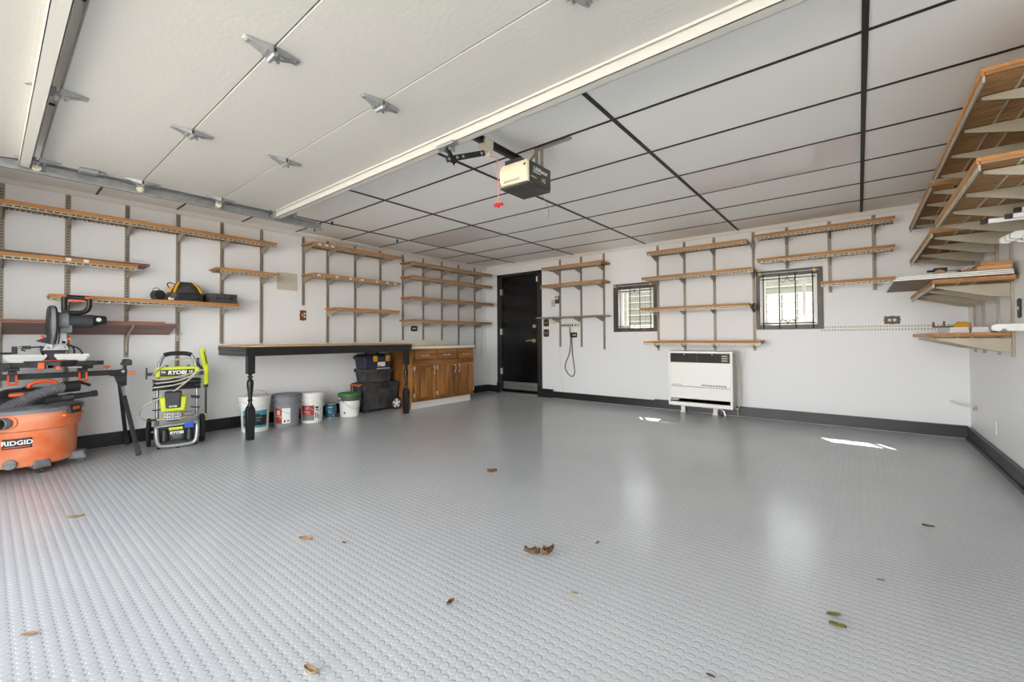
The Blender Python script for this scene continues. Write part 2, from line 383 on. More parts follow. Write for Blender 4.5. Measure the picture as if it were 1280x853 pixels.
h.tube([(-4.425, YB-0.055, 0.97), (-4.47, YB-0.06, 0.975), (-4.51, YB-0.058, 0.968), (-4.555, YB-0.05, 0.962)], 0.011, 10, smooth=2); h.build('lever_handle', M_brass, d)
MB().box((-4.352, YB-0.028, 2.0), (-4.325, YB-0.018, 2.09)).build('door_sensor', M_white, d, bevel=0.003)
# windows with dark casings, white sashes, curtain rods and iron grilles
def window(n, q, o):
    x0, x1, z0, z1 = q; ox0, ox1, oz0, oz1 = o
    t = struct(MB().box((ox0, YB-0.02, oz0), (x0, YB, oz1)).box((x1, YB-0.02, oz0), (ox1, YB, oz1)).box((x0, YB-0.02, oz0), (x1, YB, z0)).box((x0, YB-0.02, z1), (x1, YB, oz1)).build('window_%d' % n, M_wframe, bevel=0.003))
    s = MB(); f = 0.045; yy0, yy1 = YB+0.05, YB+0.10
    s.box((x0, yy0, z0), (x0+f, yy1, z1)).box((x1-f, yy0, z0), (x1, yy1, z1)).box((x0+f, yy0, z0), (x1-f, yy1, z0+f)).box((x0+f, yy0, z1-f), (x1-f, yy1, z1))
    s.box((x0, YB+0.001, z0-0.004), (x1, YB+0.05, z0+0.004)).box((x0-0.003, YB+0.001, z0), (x0+0.004, YB+0.05, z1)).box((x1-0.004, YB+0.001, z0), (x1+0.003, YB+0.05, z1))
    mxm = x0+0.1 if n == 1 else x1-0.13
    s.box((mxm-0.014, yy0+0.01, z0+f), (mxm+0.014, yy1-0.005, z1-f)); s.build('sash', M_vinyl, t, bevel=0.003)
    MB().box((x0+f-0.01, YB+0.072, z0+f-0.01), (x1-f+0.01, YB+0.076, z1-f+0.01)).build('pane', M_glass, t)
    gr = MB(); yy = YB-0.028; r = 0.006; gx = [x0+(x1-x0)*k for k in (0.07, 0.36, 0.64, 0.93)]
    for gxx in gx: gr.cyl((gxx, yy, oz0+0.01), (gxx, yy, oz1-0.035), r, 8)
    for zz in (z0+0.02, z1-0.03): gr.cyl((gx[0]-0.03, yy, zz), (gx[-1]+0.03, yy, zz), r*0.9, 8)
    for gxx in (gx[1], gx[2]):
        for zz, sg in ((z0+0.02, 1), (z1-0.03, -1)):
            sx = 1 if gxx == gx[1] else -1
            gr.tube([(gxx, yy-0.004, zz+sg*0.01), (gxx+sx*0.03, yy-0.004, zz+sg*0.05), (gxx+sx*0.07, yy-0.004, zz+sg*0.02), (gxx+sx*0.085, yy-0.004, zz-sg*0.015)], 0.004, 6, smooth=2)
    gr.build('security_grille', M_black, t)
    rd = MB().cyl((ox0+0.03, YB-0.05, oz1-0.035), (ox1-0.03, YB-0.05, oz1-0.035), 0.008, 10).build('curtain_rod', M_galv, t)
    for ex in (ox0+0.045, ox1-0.075): MB().cyl((ex, YB-0.02, oz1-0.035), (ex, YB-0.065, oz1-0.035), 0.018, 14).ball((ex, YB-0.065, oz1-0.035), 0.016).build('rod_bracket', M_brass, t)
    return t
w1 = window(1, W1, (-2.905, -2.235, 1.10, 1.82)); w1['label'] = 'small barred window with dark casing beside the black door shelves'
w2 = window(2, W2, (-0.985, -0.31, 1.10, 1.82)); w2['label'] = 'small barred window with brown stained casing above the slotted white strip'
# outdoors: driveway, side yard, neighbour's siding wall, roof overhang
struct(MB().box((-30, -40, -0.16), (30, YF-0.25, -0.02)).build('driveway', M_conc))
struct(MB().box((-30, YB+0.15, -0.3), (30, 30, -0.2)).build('ground', M_conc))
n = MB()
for k in range(18): n.prism([(-12, 8.6, k*0.13-0.2), (-12, 8.57, k*0.13-0.2), (-12, 8.59, (k+1)*0.13-0.2), (-12, 8.6, (k+1)*0.13-0.2)], (0, 0, 0), (20, 0, 0))
n.box((-12, 8.6, -0.2), (8, 8.75, 2.14)); nb = struct(n.build('wall_neighbour', M_siding))
n = MB()
for k in range(17): n.box((-12, 8.562, (k+1)*0.13-0.215), (8, 8.57, (k+1)*0.13-0.195))
for k in range(24): n.box((-1.9+k*0.17, 8.555, -0.2), (-1.88+k*0.17, 8.565, 1.75))
n.build('board_edges', M_sidelip, nb)
rf = MB().box((XL-0.6, YF-0.6, CZ+0.12), (XR+0.6, YB+0.72, CZ+0.3)); struct(rf.build('roof', M_casing))
# ------------------------------------------------------------------ overhead garage door, opened flat under the ceiling
DZF = 2.215                      # inner face of the raised panels
GD = thing('garage_door', 'white sectional overhead garage door rolled open flat under the ceiling', 'garage door', (-1.83, 0.7, DZF))
SX0, SX1 = -4.27, 0.61
for ya, yb, za, zb in ((1.262, 1.775, 0, 0), (0.744, 1.257, 0, 0), (0.222, 0.739, 0, 0), (-0.32, 0.192, -0.075, 0.0)):
    m = MB().hexa([(SX0, ya, DZF+za), (SX1, ya, DZF+za), (SX1, yb, DZF+zb), (SX0, yb, DZF+zb), (SX0, ya, DZF+za+0.045), (SX1, ya, DZF+za+0.045), (SX1, yb, DZF+zb+0.045), (SX0, yb, DZF+zb+0.045)])
    m.build('door_section', M_doorp, GD, bevel=0.003)
def strut(y, flip, m):
    s = MB(); h = 0.058
    s.box((SX0+0.01, y, DZF-0.002), (SX1-0.01, y+0.075, DZF)).box((SX0+0.01, y+0.012, DZF-h), (SX1-0.01, y+0.015, DZF)).box((SX0+0.01, y+0.06, DZF-h), (SX1-0.01, y+0.063, DZF)).box((SX0+0.01, y+0.012, DZF-h), (SX1-0.01, y+0.063, DZF-h+0.003))
    s.box((SX0+0.01, y-0.004, DZF-0.012), (SX1-0.01, y-0.001, DZF))
    return s.build('strut', m, GD)
strut(1.698, 0, M_strut); strut(0.115, 0, M_strut)
def hinge(x, y, edge=False, z=DZF):
    h = MB()
    # two tapered leaves meeting at a raised knuckle
    for sg in (1, -1):
        h.hexa([(x-0.032, y+sg*0.006, z-0.03), (x+0.032, y+sg*0.006, z-0.03), (x+0.012, y+sg*0.105, z-0.006), (x-0.012, y+sg*0.105, z-0.006),
                (x-0.036, y+sg*0.006, z), (x+0.036, y+sg*0.006, z), (x+0.016, y+sg*0.11, z), (x-0.016, y+sg*0.11, z)])
    h.cyl((x-0.034, y, z-0.032), (x+0.034, y, z-0.032), 0.011, 12)
    o = h.build('hinge', M_galv, GD, bevel=0.002)
    b = MB(); 
    for sg in (1, -1):
        b.cyl((x, y+sg*0.095, z), (x, y+sg*0.095, z-0.016), 0.009, 6); b.cyl((x+0.02, y+sg*0.03, z-0.03), (x+0.02, y+sg*0.03, z-0.036), 0.007, 6); b.cyl((x-0.02, y+sg*0.03, z-0.03), (x-0.02, y+sg*0.03, z-0.036), 0.007, 6)
    b.build('bolt', M_steel, o)
    if edge:
        sgn = -1 if x < -2 else 1
        r = MB().cyl((x, y, z-0.04), (x+sgn*0.07, y, z-0.04), 0.006, 8).cyl((x+sgn*0.055, y, z-0.04), (x+sgn*0.08, y, z-0.04), 0.022, 16); r.build('roller', M_ivory, o)
for y in (0.742, 1.259): 
    for x in (-0.74, -1.88, -2.98): hinge(x, y)
    hinge(-4.215, y, True); hinge(0.555, y, True)
for x in (-1.88, -2.98): hinge(x, 0.208)
hinge(-4.215, 0.208, True); hinge(0.555, 0.208, True)
# top roller brackets and a mid-panel lift handle at the edge
for x in (-4.23, 0.57):
    sg = -1 if x < -2 else 1
    b = MB().box((x-0.03, 1.66, DZF-0.01), (x+0.03, 1.76, DZF)).box((x-0.002, 1.68, DZF-0.06), (x+0.002, 1.74, DZF-0.005)).cyl((x, 1.71, DZF-0.045), (x+sg*0.07, 1.71, DZF-0.045), 0.006, 8).cyl((x+sg*0.045, 1.71, DZF-0.045), (x+sg*0.07, 1.71, DZF-0.045), 0.022, 16)
    b.build('top_roller_bracket', M_galv, GD)
MB().box((-4.24, 0.40, DZF-0.028), (-4.17, 0.50, DZF)).box((-4.23, 0.50, DZF-0.02), (-4.19, 0.535, DZF)).build('lock_bracket', M_galv, GD, bevel=0.006)
# horizontal tracks: C channels with hanger angles
def track_(x, sg, lab):
    t = thing('door_track', lab, 'door track', (x, 0.85, 2.13), None)
    tr = MB(); z0, z1 = 2.145, 2.205
    tr.box((x, -0.2, z0), (x+0.003, 2.19, z1)).box((min(x, x-sg*0.03), -0.2, z0-0.002), (max(x, x-sg*0.03), 2.19, z0+0.001)).box((min(x, x-sg*0.022), -0.2, z1-0.002), (max(x, x-sg*0.022), 2.19, z1))
    tr.box((min(x-sg*0.03, x-sg*0.032), -0.2, z0), (max(x-sg*0.03, x-sg*0.032), 2.19, z0+0.012))
    # curved drop towards the opening
    pts = [(x, -0.2-0.3*math.sin(a), z0-0.3+0.3*math.cos(a)+0.02) for a in [PI/2*k/6 for k in range(7)]]+[(x, -0.5, 0.03)]
    for p, q in zip(pts, pts[1:]): tr.bar(p, q, 0.05, 0.004, up=(1, 0, 0))
    tr.build('channel', M_galv, t)
    xo = x+sg*0.012
    a = MB(); a.box((x+0.0035 if sg > 0 else x-0.003, -0.15, z1-0.004), (x+sg*0.003+(0.035 if sg > 0 else 0.0), 2.15, z1)) if sg > 0 else a.box((x-0.035, -0.15, z1-0.003), (x, 2.15, z1))
    a.box((x-0.004, -0.15, z1), (x, 2.15, z1+0.03)); a.build('stiffener_angle', M_galv, t)
    for y in (1.93,):
        h = MB(); h.box((x-0.018, y-0.02, z1), (x-0.014, y+0.02, CZ-0.007)).box((x-0.018, y-0.02, z1), (x+0.018, y-0.016, CZ-0.007)); h.build('hanger', M_galv, t)
    MB().cyl((x-0.01, 2.13, z0-0.02), (x-0.01, 2.13, z0+0.01), 0.008, 8).build('stop_bolt', M_blackp, t)
track_(-4.33, -1, 'galvanised door track hanging beside the long shelf wall')
track_(0.67, 1, 'galvanised door track hanging beside the deep shelf wall')

# ------------------------------------------------------------------ garage door opener
OX = -1.843
op = thing('garage_door_opener', 'garage door opener hanging from the ceiling with cream lens and dark end panel', 'garage door opener', (OX, 2.3, 2.07))
hx0, hx1, hy0, hy1, hz0, hz1 = -1.97, -1.718, 2.30, 2.565, 2.07, 2.225
MB().box((-1.94, 2.32, hz1-0.01), (-1.80, 2.50, 2.268)).build('rail_mount', M_opgrey, op, bevel=0.004)
# cream light lens wraps the door-facing side
l = MB(); prof = [(hx0+0.02, hz0+0.012), (hx0, hz0+0.05), (hx0, hz1-0.03), (hx0+0.025, hz1), (hx1-0.01, hz1), (hx1, hz1-0.012), (hx1, hz0+0.004)]
ar = []
for yy, k in ((hy0-0.012, 0.93), (hy0, 1.0), (hy0+0.075, 1.0)):
    cx_, cz_ = (hx0+hx1)/2, (hz0+hz1)/2
    ar.append([l.bm.verts.new((cx_+(x-cx_)*k, yy, cz_+(z-cz_)*k)) for x, z in prof])
l.skin(ar); lens = l.build('light_lens', M_lens, op, bevel=0.006)
s = MB()
for k in range(9): s.hexa([(hx0+0.045+k*0.016, hy0-0.0132, hz0+0.022), (hx0+0.051+k*0.016, hy0-0.0132, hz0+0.022), (hx0+0.051+k*0.016, hy0-0.011, hz0+0.022), (hx0+0.045+k*0.016, hy0-0.011, hz0+0.022),
    (hx0+0.053+k*0.016, hy0-0.0132, hz0+0.04), (hx0+0.059+k*0.016, hy0-0.0132, hz0+0.04), (hx0+0.059+k*0.016, hy0-0.011, hz0+0.04), (hx0+0.053+k*0.016, hy0-0.011, hz0+0.04)])
s.build('vent_slots', M_opgrey, lens)
MB().cyl((hx1-0.022, hy0-0.0125, hz1-0.035), (hx1-0.022, hy0-0.0105, hz1-0.035), 0.009, 12).build('button_hole', M_labk, lens)
b = MB(); b.prism([(hx0+0.01, hy0+0.075, hz0+0.01), (hx0+0.01, hy0+0.075, hz1-0.004), (hx1, hy0+0.075, hz1-0.004), (hx1, hy0+0.075, hz0)], (0, 0, 0), (0, hy1-hy0-0.075, 0)); body = b.build('motor_housing', M_opgrey, op, bevel=0.008)
MB().box((hx0+0.008, hy0-0.008, hz0-0.012), (hx1+0.003, hy1+0.004, hz0+0.004)).build('bottom_cover', M_opgrey, op, bevel=0.008)
MB().box((hx1, hy0+0.01, hz0+0.002), (hx1+0.008, hy1-0.004, hz1-0.008)).build('end_panel', M_opgrey, op, bevel=0.004)
R_, U_ = (0, 1, 0), (0, 0, 1)
letters('LiftMaster', 0.042, (hx1+0.0085, (hy0+hy1)/2+0.003, hz0+0.103), R_, U_, M_labw, op, bold=0.0006)
letters('PROFESSIONAL', 0.013, (hx1+0.0085, hy0+0.09, hz0+0.079), R_, U_, M_labw, op)
letters('FORMULA I', 0.014, (hx1+0.0085, hy0+0.055, hz0+0.042), R_, U_, M_labw, op)
letters('1/2', 0.04, (hx1+0.0085, hy0+0.17, hz0+0.045), R_, U_, M_labw, op)
# rail, trolley, arm
OX = -1.872

MB().box((OX-0.014, -0.52, 2.268), (OX+0.014, 2.40, 2.298)).box((OX-0.026, -0.52, 2.298), (OX+0.026, 2.40, 2.304)).build('rail', M_blackp, op)
MB().box((OX-0.018, 2.0, 2.232), (OX+0.018, 2.10, 2.268)).box((OX-0.03, 2.01, 2.258), (OX+0.03, 2.09, 2.31)).cyl((OX-0.03, 2.05, 2.21), (OX+0.03, 2.05, 2.21), 0.014).build('trolley', M_ivory, op, bevel=0.003)
a = MB(); a.bar((OX, 1.712, 2.135), (OX, 1.77, 2.06), 0.006, 0.03).bar((OX, 1.765, 2.062), (OX, 1.76, 2.062), 0.006, 0.03)
a.bar((OX-0.004, 1.71, 2.15), (OX-0.004, 1.76, 2.065), 0.007, 0.032); a.bar((OX+0.003, 1.70, 2.062), (OX+0.003, 2.03, 2.212), 0.007, 0.034)
a.build('arm', M_blackp, op); 
for t in (0.05, 0.25, 0.4, 0.9): MB().cyl((OX-0.006, 1.70+0.33*t, 2.062+0.15*t), (OX+0.012, 1.70+0.33*t, 2.062+0.15*t), 0.009, 8).build('arm_bolt', M_steel, op)
MB().box((OX-0.07, 1.685, DZF-0.078), (OX+0.07, 1.73, DZF-0.058)).box((OX-0.025, 1.70, DZF-0.10), (OX-0.02, 1.75, DZF-0.06)).box((OX+0.02, 1.70, DZF-0.10), (OX+0.025, 1.75, DZF-0.06)).build('door_bracket', M_galv, op, bevel=0.003)
# perforated hanger straps
hg = MB(); hg.box((-1.80, 2.485, CZ-0.03), (-1.50, 2.488, CZ-0.006)).box((-1.80, 2.488, CZ-0.009), (-1.50, 2.515, CZ-0.006))
for k in range(11): hg.cyl((-1.785+k*0.027, 2.484, CZ-0.018), (-1.785+k*0.027, 2.4835, CZ-0.018), 0.006, 8)
for xx in (-1.79, -1.745): hg.box((xx, 2.48, hz1-0.03), (xx+0.025, 2.485, CZ-0.01))
hg.bar((-1.93, 2.48, hz1-0.02), (-1.76, 2.48, CZ-0.02), 0.003, 0.022); hg.build('hanger_strap', M_std, op)
rc = MB().tube([(-1.86, 2.06, 2.20), (-1.812, 2.09, 2.185), (-1.808, 2.095, 2.0), (-1.806, 2.095, 1.885)], 0.0035, 6).build('release_cord', mat('cord_red', 'd98a78', rough=0.7), op)
MB().tube([(-1.825, 2.075, 1.868), (-1.815, 2.085, 1.874), (-1.80, 2.105, 1.880), (-1.79, 2.12, 1.886)], 0.011, 10).cyl((-1.806, 2.095, 1.885), (-1.806, 2.095, 1.858), 0.008, 8).build('release_handle', M_red, rc)
MB().tube([(-1.80, 2.57, 2.07), (-1.77, 2.60, 2.0), (-1.765, 2.62, 1.93), (-1.79, 2.63, 1.89)], 0.002, 5, smooth=1).build('antenna_wire', M_labg, op)
# ------------------------------------------------------------------ slotted wall uprights
ORD = ['first', 'second', 'third', 'fourth', 'fifth', 'sixth', 'seventh', 'eighth', 'ninth', 'tenth', 'eleventh', 'twelfth', 'thirteenth', 'fourteenth', 'fifteenth']
def upright(tf, a, z0, z1, lab):
    m = MB(tf); w = 0.0125; d = 0.014
    m.box((a-w, 0.001, z0), (a-w+0.002, d, z1)).box((a+w-0.002, 0.001, z0), (a+w, d, z1))
    m.box((a-w-0.006, 0.0005, z0), (a-w, 0.002, z1)).box((a+w, 0.0005, z0), (a+w+0.006, 0.002, z1))
    # slotted front face: two columns of slots
    m.mi = 0; n = int((z1-z0-0.03)/0.0254); fw = w-0.002
    m.box((a-fw, d-0.002, z0), (a+fw, d, z0+0.015)); zt = z0+0.015+n*0.0254; m.box((a-fw, d-0.002, zt), (a+fw, d, z1))
    for x0, x1 in ((-fw, -0.0082), (-0.0018, 0.0018), (0.0082, fw)): m.box((a+x0, d-0.002, z0+0.015), (a+x1, d, zt))
    for k in range(n+1):
        zz = z0+0.015+k*0.0254; 
        if zz+0.0115 > z1: break
        for x0, x1 in ((-0.0082, -0.0018), (0.0018, 0.0082)): m.box((a+x0, d-0.002, zz), (a+x1, d, zz+0.0115))
    m.mi = 1; m.box((a-fw, 0.0015, z0), (a+fw, d-0.004, z1))  # dark backing colour paints the shade inside the channel behind the slots
    o = m.build('slotted_upright', [M_std, M_grille_slotshade], smooth=False)
    solo(o, lab, 'shelf upright', 'slotted uprights'); return o
LS = [0.075, 0.462, 0.866, 1.268, 1.666, 2.076, 2.572, 2.895, 3.299, 3.711, 4.116, 4.518, 4.922, 5.315, 5.728]
LBOT = [0.62, 0.62, 0.842, 0.72, 0.965, 0.965, 1.446, 0.965, 0.965, 0.965, 0.99, 0.99, 0.9, 0.892, 0.825]
for i, (a, zb) in enumerate(zip(LS, LBOT)):
    upright(TL, a, zb, 2.328 if i else 2.325, '%s slotted steel upright from the door corner, on the wall with the workbench' % ORD[14-i])
BS = [-3.874, -3.471, -3.068, -2.221, -1.851, -1.469, -1.010, -0.654, -0.244, 0.144]
BBOT = [0.863, 0.865, 0.831, 0.826, 0.832, 0.836, 0.84, 1.829, 1.511, 1.509]
for i, (a, zb) in enumerate(zip(BS, BBOT)):
    upright(TB, a, zb, 2.328, '%s slotted steel upright from the black door, on the wall with the windows' % ORD[i])
RS = [2.86, 3.26, 3.67, 4.075, 4.475, 4.868, 5.36, 5.73]
for i, a in enumerate(RS):
    upright(TR, a, 0.862, 2.328, '%s slotted steel upright from the far corner, on the wall of deep shelves' % ORD[7-i])

# ------------------------------------------------------------------ shelves
def shelf(tf, a0, a1, dep, z, stds, lab, blen, group=None, rail=True, low_rails=False, thick=0.03, mb=None, name='wall_shelf', bh=0.075, slats=True, brackets=True, rail_drop=0.0, chamfer=0.0):
    """z = underside of the board's lip; brackets hook the uprights under it"""
    mid = tf(((a0+a1)/2, dep/2, z-0.02)); t = thing(name, lab, 'shelf', mid, group)
    along_x = tf is TB
    mb = mb or (M_boardx if along_x else M_board)
    b = MB(tf); d0 = 0.016; sl = 0.013 if slats else 0
    ch = chamfer
    poly = [(a0+ch*0.3, d0, z+sl), (a1-ch*0.3, d0, z+sl), (a1, dep-ch, z+sl), (a1-ch, dep, z+sl), (a0+ch, dep, z+sl), (a0, dep-ch, z+sl)] if ch else [(a0, d0, z+sl), (a1, d0, z+sl), (a1, dep, z+sl), (a0, dep, z+sl)]
    b.prism(poly, (0, 0, 0), (0, 0, thick-sl))
    if sl: b.box((a0+ch, dep-0.012, z), (a1-ch, dep, z+sl))
    b.build('board', mb, t, bevel=0.003)
    if slats:
        s = MB(tf); n = int((a1-a0-2*ch)/0.031); p = (a1-a0-2*ch)/n
        for k in range(n): s.box((a0+ch+k*p+0.0055, d0+0.004, z+0.0005), (a0+ch+(k+1)*p-0.0055, dep-0.014, z+sl))
        s.build('slats', M_slat, t, smooth=False)
    if rail:
        r = MB(tf); e0, e1 = a0+ch+0.004, a1-ch-0.004; zr = z-rail_drop; dd = dep-0.006
        r.box((e0, dd-0.007, zr-0.008), (e1, dd, zr-0.001)).box((e0, dd-0.007, zr-0.029), (e1, dd, zr-0.021))
        n = int((e1-e0)/0.044)
        for k in range(n+1):
            x = e0+(e1-e0-0.011)*k/n; r.box((x, dd-0.007, zr-0.021), (x+0.011, dd, zr-0.008))
        if rail_drop > 0: r.box((e0, dd-0.004, zr), (e1, dd-0.002, z))
        r.build('front_rail', M_rail, t, smooth=False)
    if low_rails:
        for k in (0.33, 0.52): MB(tf).box((a0+0.03, dep*(1-k)-0.004, z-0.007), (a1-0.01, dep*(1-k)+0.004, z-0.0005)).build('support_rail', M_rail, t, smooth=False)
    if brackets:
        for a in stds:
            k = MB(tf); th = 0.006; zt = z-0.001-(0.007 if low_rails else 0)
            k.prism([(a-th, 0.0145, zt), (a-th, blen, zt), (a-th, blen, zt-0.014), (a-th, 0.06, zt-bh), (a-th, 0.0145, zt-bh)], (0, 0, 0), (0, 0, 0)) if False else None
            pts = [(a, 0.0145, zt), (a, blen, zt), (a, blen, zt-0.014), (a, blen*0.28, zt-bh*0.9), (a, 0.03, zt-bh), (a, 0.0145, zt-bh)]
            k.prism(pts, (-th, 0, 0), (th, 0, 0))
            k.build('bracket', M_tan, t, bevel=0.002)
    return t
def sub(S_, lo, hi): return [a for a in S_ if lo < a < hi]
SG = 'oak edged wall shelves on slotted uprights'
# wall with the workbench: shelves over the saw
shelf(TL, -0.32, 2.135, 0.29, 2.108, sub(LS, -1, 2.1), 'longest oak-edged shelf, topmost above the mitre saw and tool bag', 0.262, SG)
tB = shelf(TL, -0.32, 0.90, 0.29, 1.69, sub(LS, -1, 0.88), 'oak-edged shelf with two bits of white tape, second down above the mitre saw', 0.262, SG, thick=0.028)
MB(TL).box((-0.3, 0.016, 1.7165), (0.99, 0.275, 1.736)).build('loose_board', M_dkwal, tB, bevel=0.002)
for a in (0.445, 0.552): MB(TL).box((a-0.016, 0.2885, 1.692), (a+0.016, 0.2915, 1.7165)).box((a-0.016, 0.276, 1.7155), (a+0.016, 0.291, 1.718)).build('tape_piece', M_tape, tB)
shelf(TL, 0.335, 1.75, 0.29, 1.372, sub(LS, 0.4, 1.7), 'oak-edged shelf carrying the black and yellow tool bag', 0.262, SG)
shelf(TL, 1.53, 2.18, 0.30, 1.753, sub(LS, 1.6, 2.1), 'shortest oak-edged shelf on the workbench wall, above the flat black tool case', 0.268, SG, chamfer=0.03)
# tilted dark boards on curved arms
t = thing('tilted_shelf', 'tilted maroon shelf board low on the wall behind the mitre saw', 'shelf', TL((0.5, 0.15, 1.06)))
tilt = lambda p: TL((p[0], 0.018+p[1], 1.062+p[1]*0.30+p[2]))
MB(tilt).box((-0.32, 0, 0), (1.195, 0.30, 0.019)).build('board', M_maroon, t, bevel=0.003)
MB(tilt).box((-0.32, 0.15, 0.02), (1.1, 0.302, 0.032)).build('loose_board', M_brownb, t, bevel=0.002)
for a in sub(LS, 0, 0.9):
    k = MB(TL); k.tube([(a, 0.0165, 0.90), (a, 0.017, 0.98), (a, 0.03, 1.03), (a, 0.09, 1.068), (a, 0.2, 1.102), (a, 0.29, 1.128), (a, 0.318, 1.15)], 0.0075, 8, smooth=2); k.build('curved_bracket', M_rail, t)
# shelves above the bench
HG = 'oak edged wall shelves on slotted uprights'
tF = shelf(TL, 2.53, 3.88, 0.315, 2.196, sub(LS, 2.5, 3.8), 'top oak-edged shelf above the workbench, with price tags on its front rail', 0.27, HG, chamfer=0.02)
tG = shelf(TL, 2.53, 3.87, 0.315, 1.808, sub(LS, 2.5, 3.8), 'middle oak-edged shelf above the workbench with scraps of tape along its front', 0.27, HG, chamfer=0.02)
for t_, z, aa in ((tF, 2.2, (2.63, 2.72, 2.80)), (tG, 1.812, (2.62, 2.86, 3.05, 3.22, 3.45, 3.62, 3.75))):
    for a in aa: MB(TL).box((a-0.02, 0.3155, z-0.012), (a+0.02, 0.3165, z+0.012)).build('tape_piece', M_tape, t_)
tH = shelf(TL, 2.84, 3.85, 0.315, 1.395, sub(LS, 2.8, 3.8), 'lowest oak-edged shelf above the workbench, with a tie dangling from its bracket', 0.27, HG, chamfer=0.02)
MB(TL).tube([(2.905, 0.06, 1.39), (2.92, 0.08, 1.345), (2.91, 0.07, 1.31), (2.925, 0.075, 1.285)], 0.006, 6, smooth=1).build('dangling_tie', M_rail, tH)
IG = 'stack of four oak shelves above the cabinet'
for z, a0, a1, lab in ((2.166, 4.05, 5.89, 'topmost of the four oak shelves above the cream countertop'), (1.951, 4.06, 5.90, 'second from top of the four oak shelves above the cream countertop'),
                  (1.63, 4.06, 5.93, 'third from top of the four oak shelves above the cream countertop'), (1.281, 4.04, 5.87, 'lowest of the four oak shelves above the cream countertop')):
    shelf(TL, a0, a1, 0.30, z, sub(LS, 4.0, 5.8), lab, 0.262, IG, rail=True, thick=0.027)
# window wall
shelf(TB, -4.03, -2.95, 0.33, 2.134, sub(BS, -4, -3), 'top oak shelf next to the black door on the window wall', 0.29, SG, rail=True)
shelf(TB, -4.05, -2.95, 0.33, 1.85, sub(BS, -4, -3), 'second oak shelf next to the black door, above the wall switches', 0.29, SG, rail=True)
shelf(TB, -4.16, -2.94, 0.31, 1.338, sub(BS, -4, -3), 'thin grey shelf next to the black door, above the power strip', 0.27, None, rail=False, mb=M_greysh, slats=False, thick=0.018)
shelf(TB, -2.265, -1.03, 0.31, 2.166, sub(BS, -2.3, -1.0), 'topmost oak shelf above the white heater, between the two windows', 0.285, SG)
shelf(TB, -2.34, -0.965, 0.31, 1.819, sub(BS, -2.3, -1.0), 'second oak shelf down above the white heater, between the two windows', 0.285, SG)
shelf(TB, -2.37, -1.01, 0.31, 1.392, sub(BS, -2.3, -1.0), 'third oak shelf down above the white heater, with a dark disc at its end', 0.285, SG)
shelf(TB, -2.325, -0.895, 0.30, 0.938, sub(BS, -2.3, -1.0), 'lowest oak shelf, right over the top of the white heater', 0.22, SG, rail_drop=0.0)
shelf(TB, -0.945, 0.305, 0.30, 2.198, sub(BS, -0.7, 1), 'top oak shelf above the brown-cased window', 0.26, SG)
shelf(TB, -0.93, 0.30, 0.30, 1.91, sub(BS, -0.7, 1), 'second oak shelf, directly over the brown-cased window', 0.26, SG)
shelf(TB, -0.32, 0.305, 0.205, 1.595, sub(BS, -0.3, 1), 'short narrow oak shelf beside the brown-cased window', 0.19, SG)
# deep shelves, wall by the camera
shelf(TR, 2.64, 4.2, 0.42, 2.105, sub(RS, 2.8, 4.2), 'highest deep slatted shelf nearest the garage opening', 0.385, 'deep slatted shelves', low_rails=True, bh=0.10)
shelf(TR, 2.76, 4.12, 0.42, 1.765, sub(RS, 2.8, 4.2), 'deep slatted shelf with white front strip, below the highest one near the opening', 0.385, 'deep slatted shelves', low_rails=True, bh=0.10, rail_drop=0.0)
shelf(TR, 4.34, 5.97, 0.42, 2.10, sub(RS, 4.2, 6), 'top deep slatted shelf in the far corner by the window wall', 0.385, 'deep slatted shelves', low_rails=True, bh=0.10)
shelf(TR, 4.33, 5.97, 0.42, 1.755, sub(RS, 4.2, 6), 'second deep slatted shelf in the far corner, above the stack of white-edged panels', 0.385, 'deep slatted shelves', low_rails=True, bh=0.10)
shelf(TR, 4.31, 5.95, 0.42, 1.385, sub(RS, 4.2, 6), 'deep shelf in the far corner carrying the white-edged panels and scrap wood', 0.385, 'deep slatted shelves', low_rails=True, bh=0.10)
shelf(TR, 4.46, 5.95, 0.41, 1.0, sub(RS, 4.2, 6), 'lowest deep shelf in the far corner, with a yellow clamp on it', 0.385, 'deep slatted shelves', rail=False, low_rails=True, bh=0.10)
# dark disc at the bracket tip of the third heater shelf
solo(MB(TB).cyl((-0.985, 0.20, 1.37), (-0.965, 0.20, 1.37), 0.055, 20).cyl((-0.997, 0.20, 1.37), (-0.985, 0.20, 1.37), 0.02, 12).build('tape_roll', M_blackp), 'small dark disc hanging at the shelf end beside the brown-cased window', 'roll')
# ------------------------------------------------------------------ workbench with two turned legs
wb = thing('workbench', 'black painted workbench with ply top and turned legs along the wall', 'workbench', (-5.13, 2.65, 0))
by0, by1, bx0, bx1 = 1.64, 3.66, XL+0.002, -4.735
t = MB().box((bx0, by0-0.008, 0.935), (bx1+0.008, by1+0.008, 0.95)); t.build('tabletop', M_benchtop, wb, bevel=0.003)
a = MB(); h0, h1 = 0.842, 0.934
a.box((bx1-0.032, by0, h0), (bx1, by1, h1)).box((bx0, by0, h0), (bx1-0.032, by0+0.032, h1)).box((bx0, by1-0.032, h0), (bx1-0.032, by1, h1)).box((bx0, by0+0.032, h0), (bx0+0.03, by1-0.032, h1))
a.box((bx0, by0-0.006, h0+0.05), (bx1+0.006, by0, h1)).box((bx1, by0-0.006, h0+0.05), (bx1+0.006, by1+0.006, h1)); a.build('apron', M_black, wb, bevel=0.004)
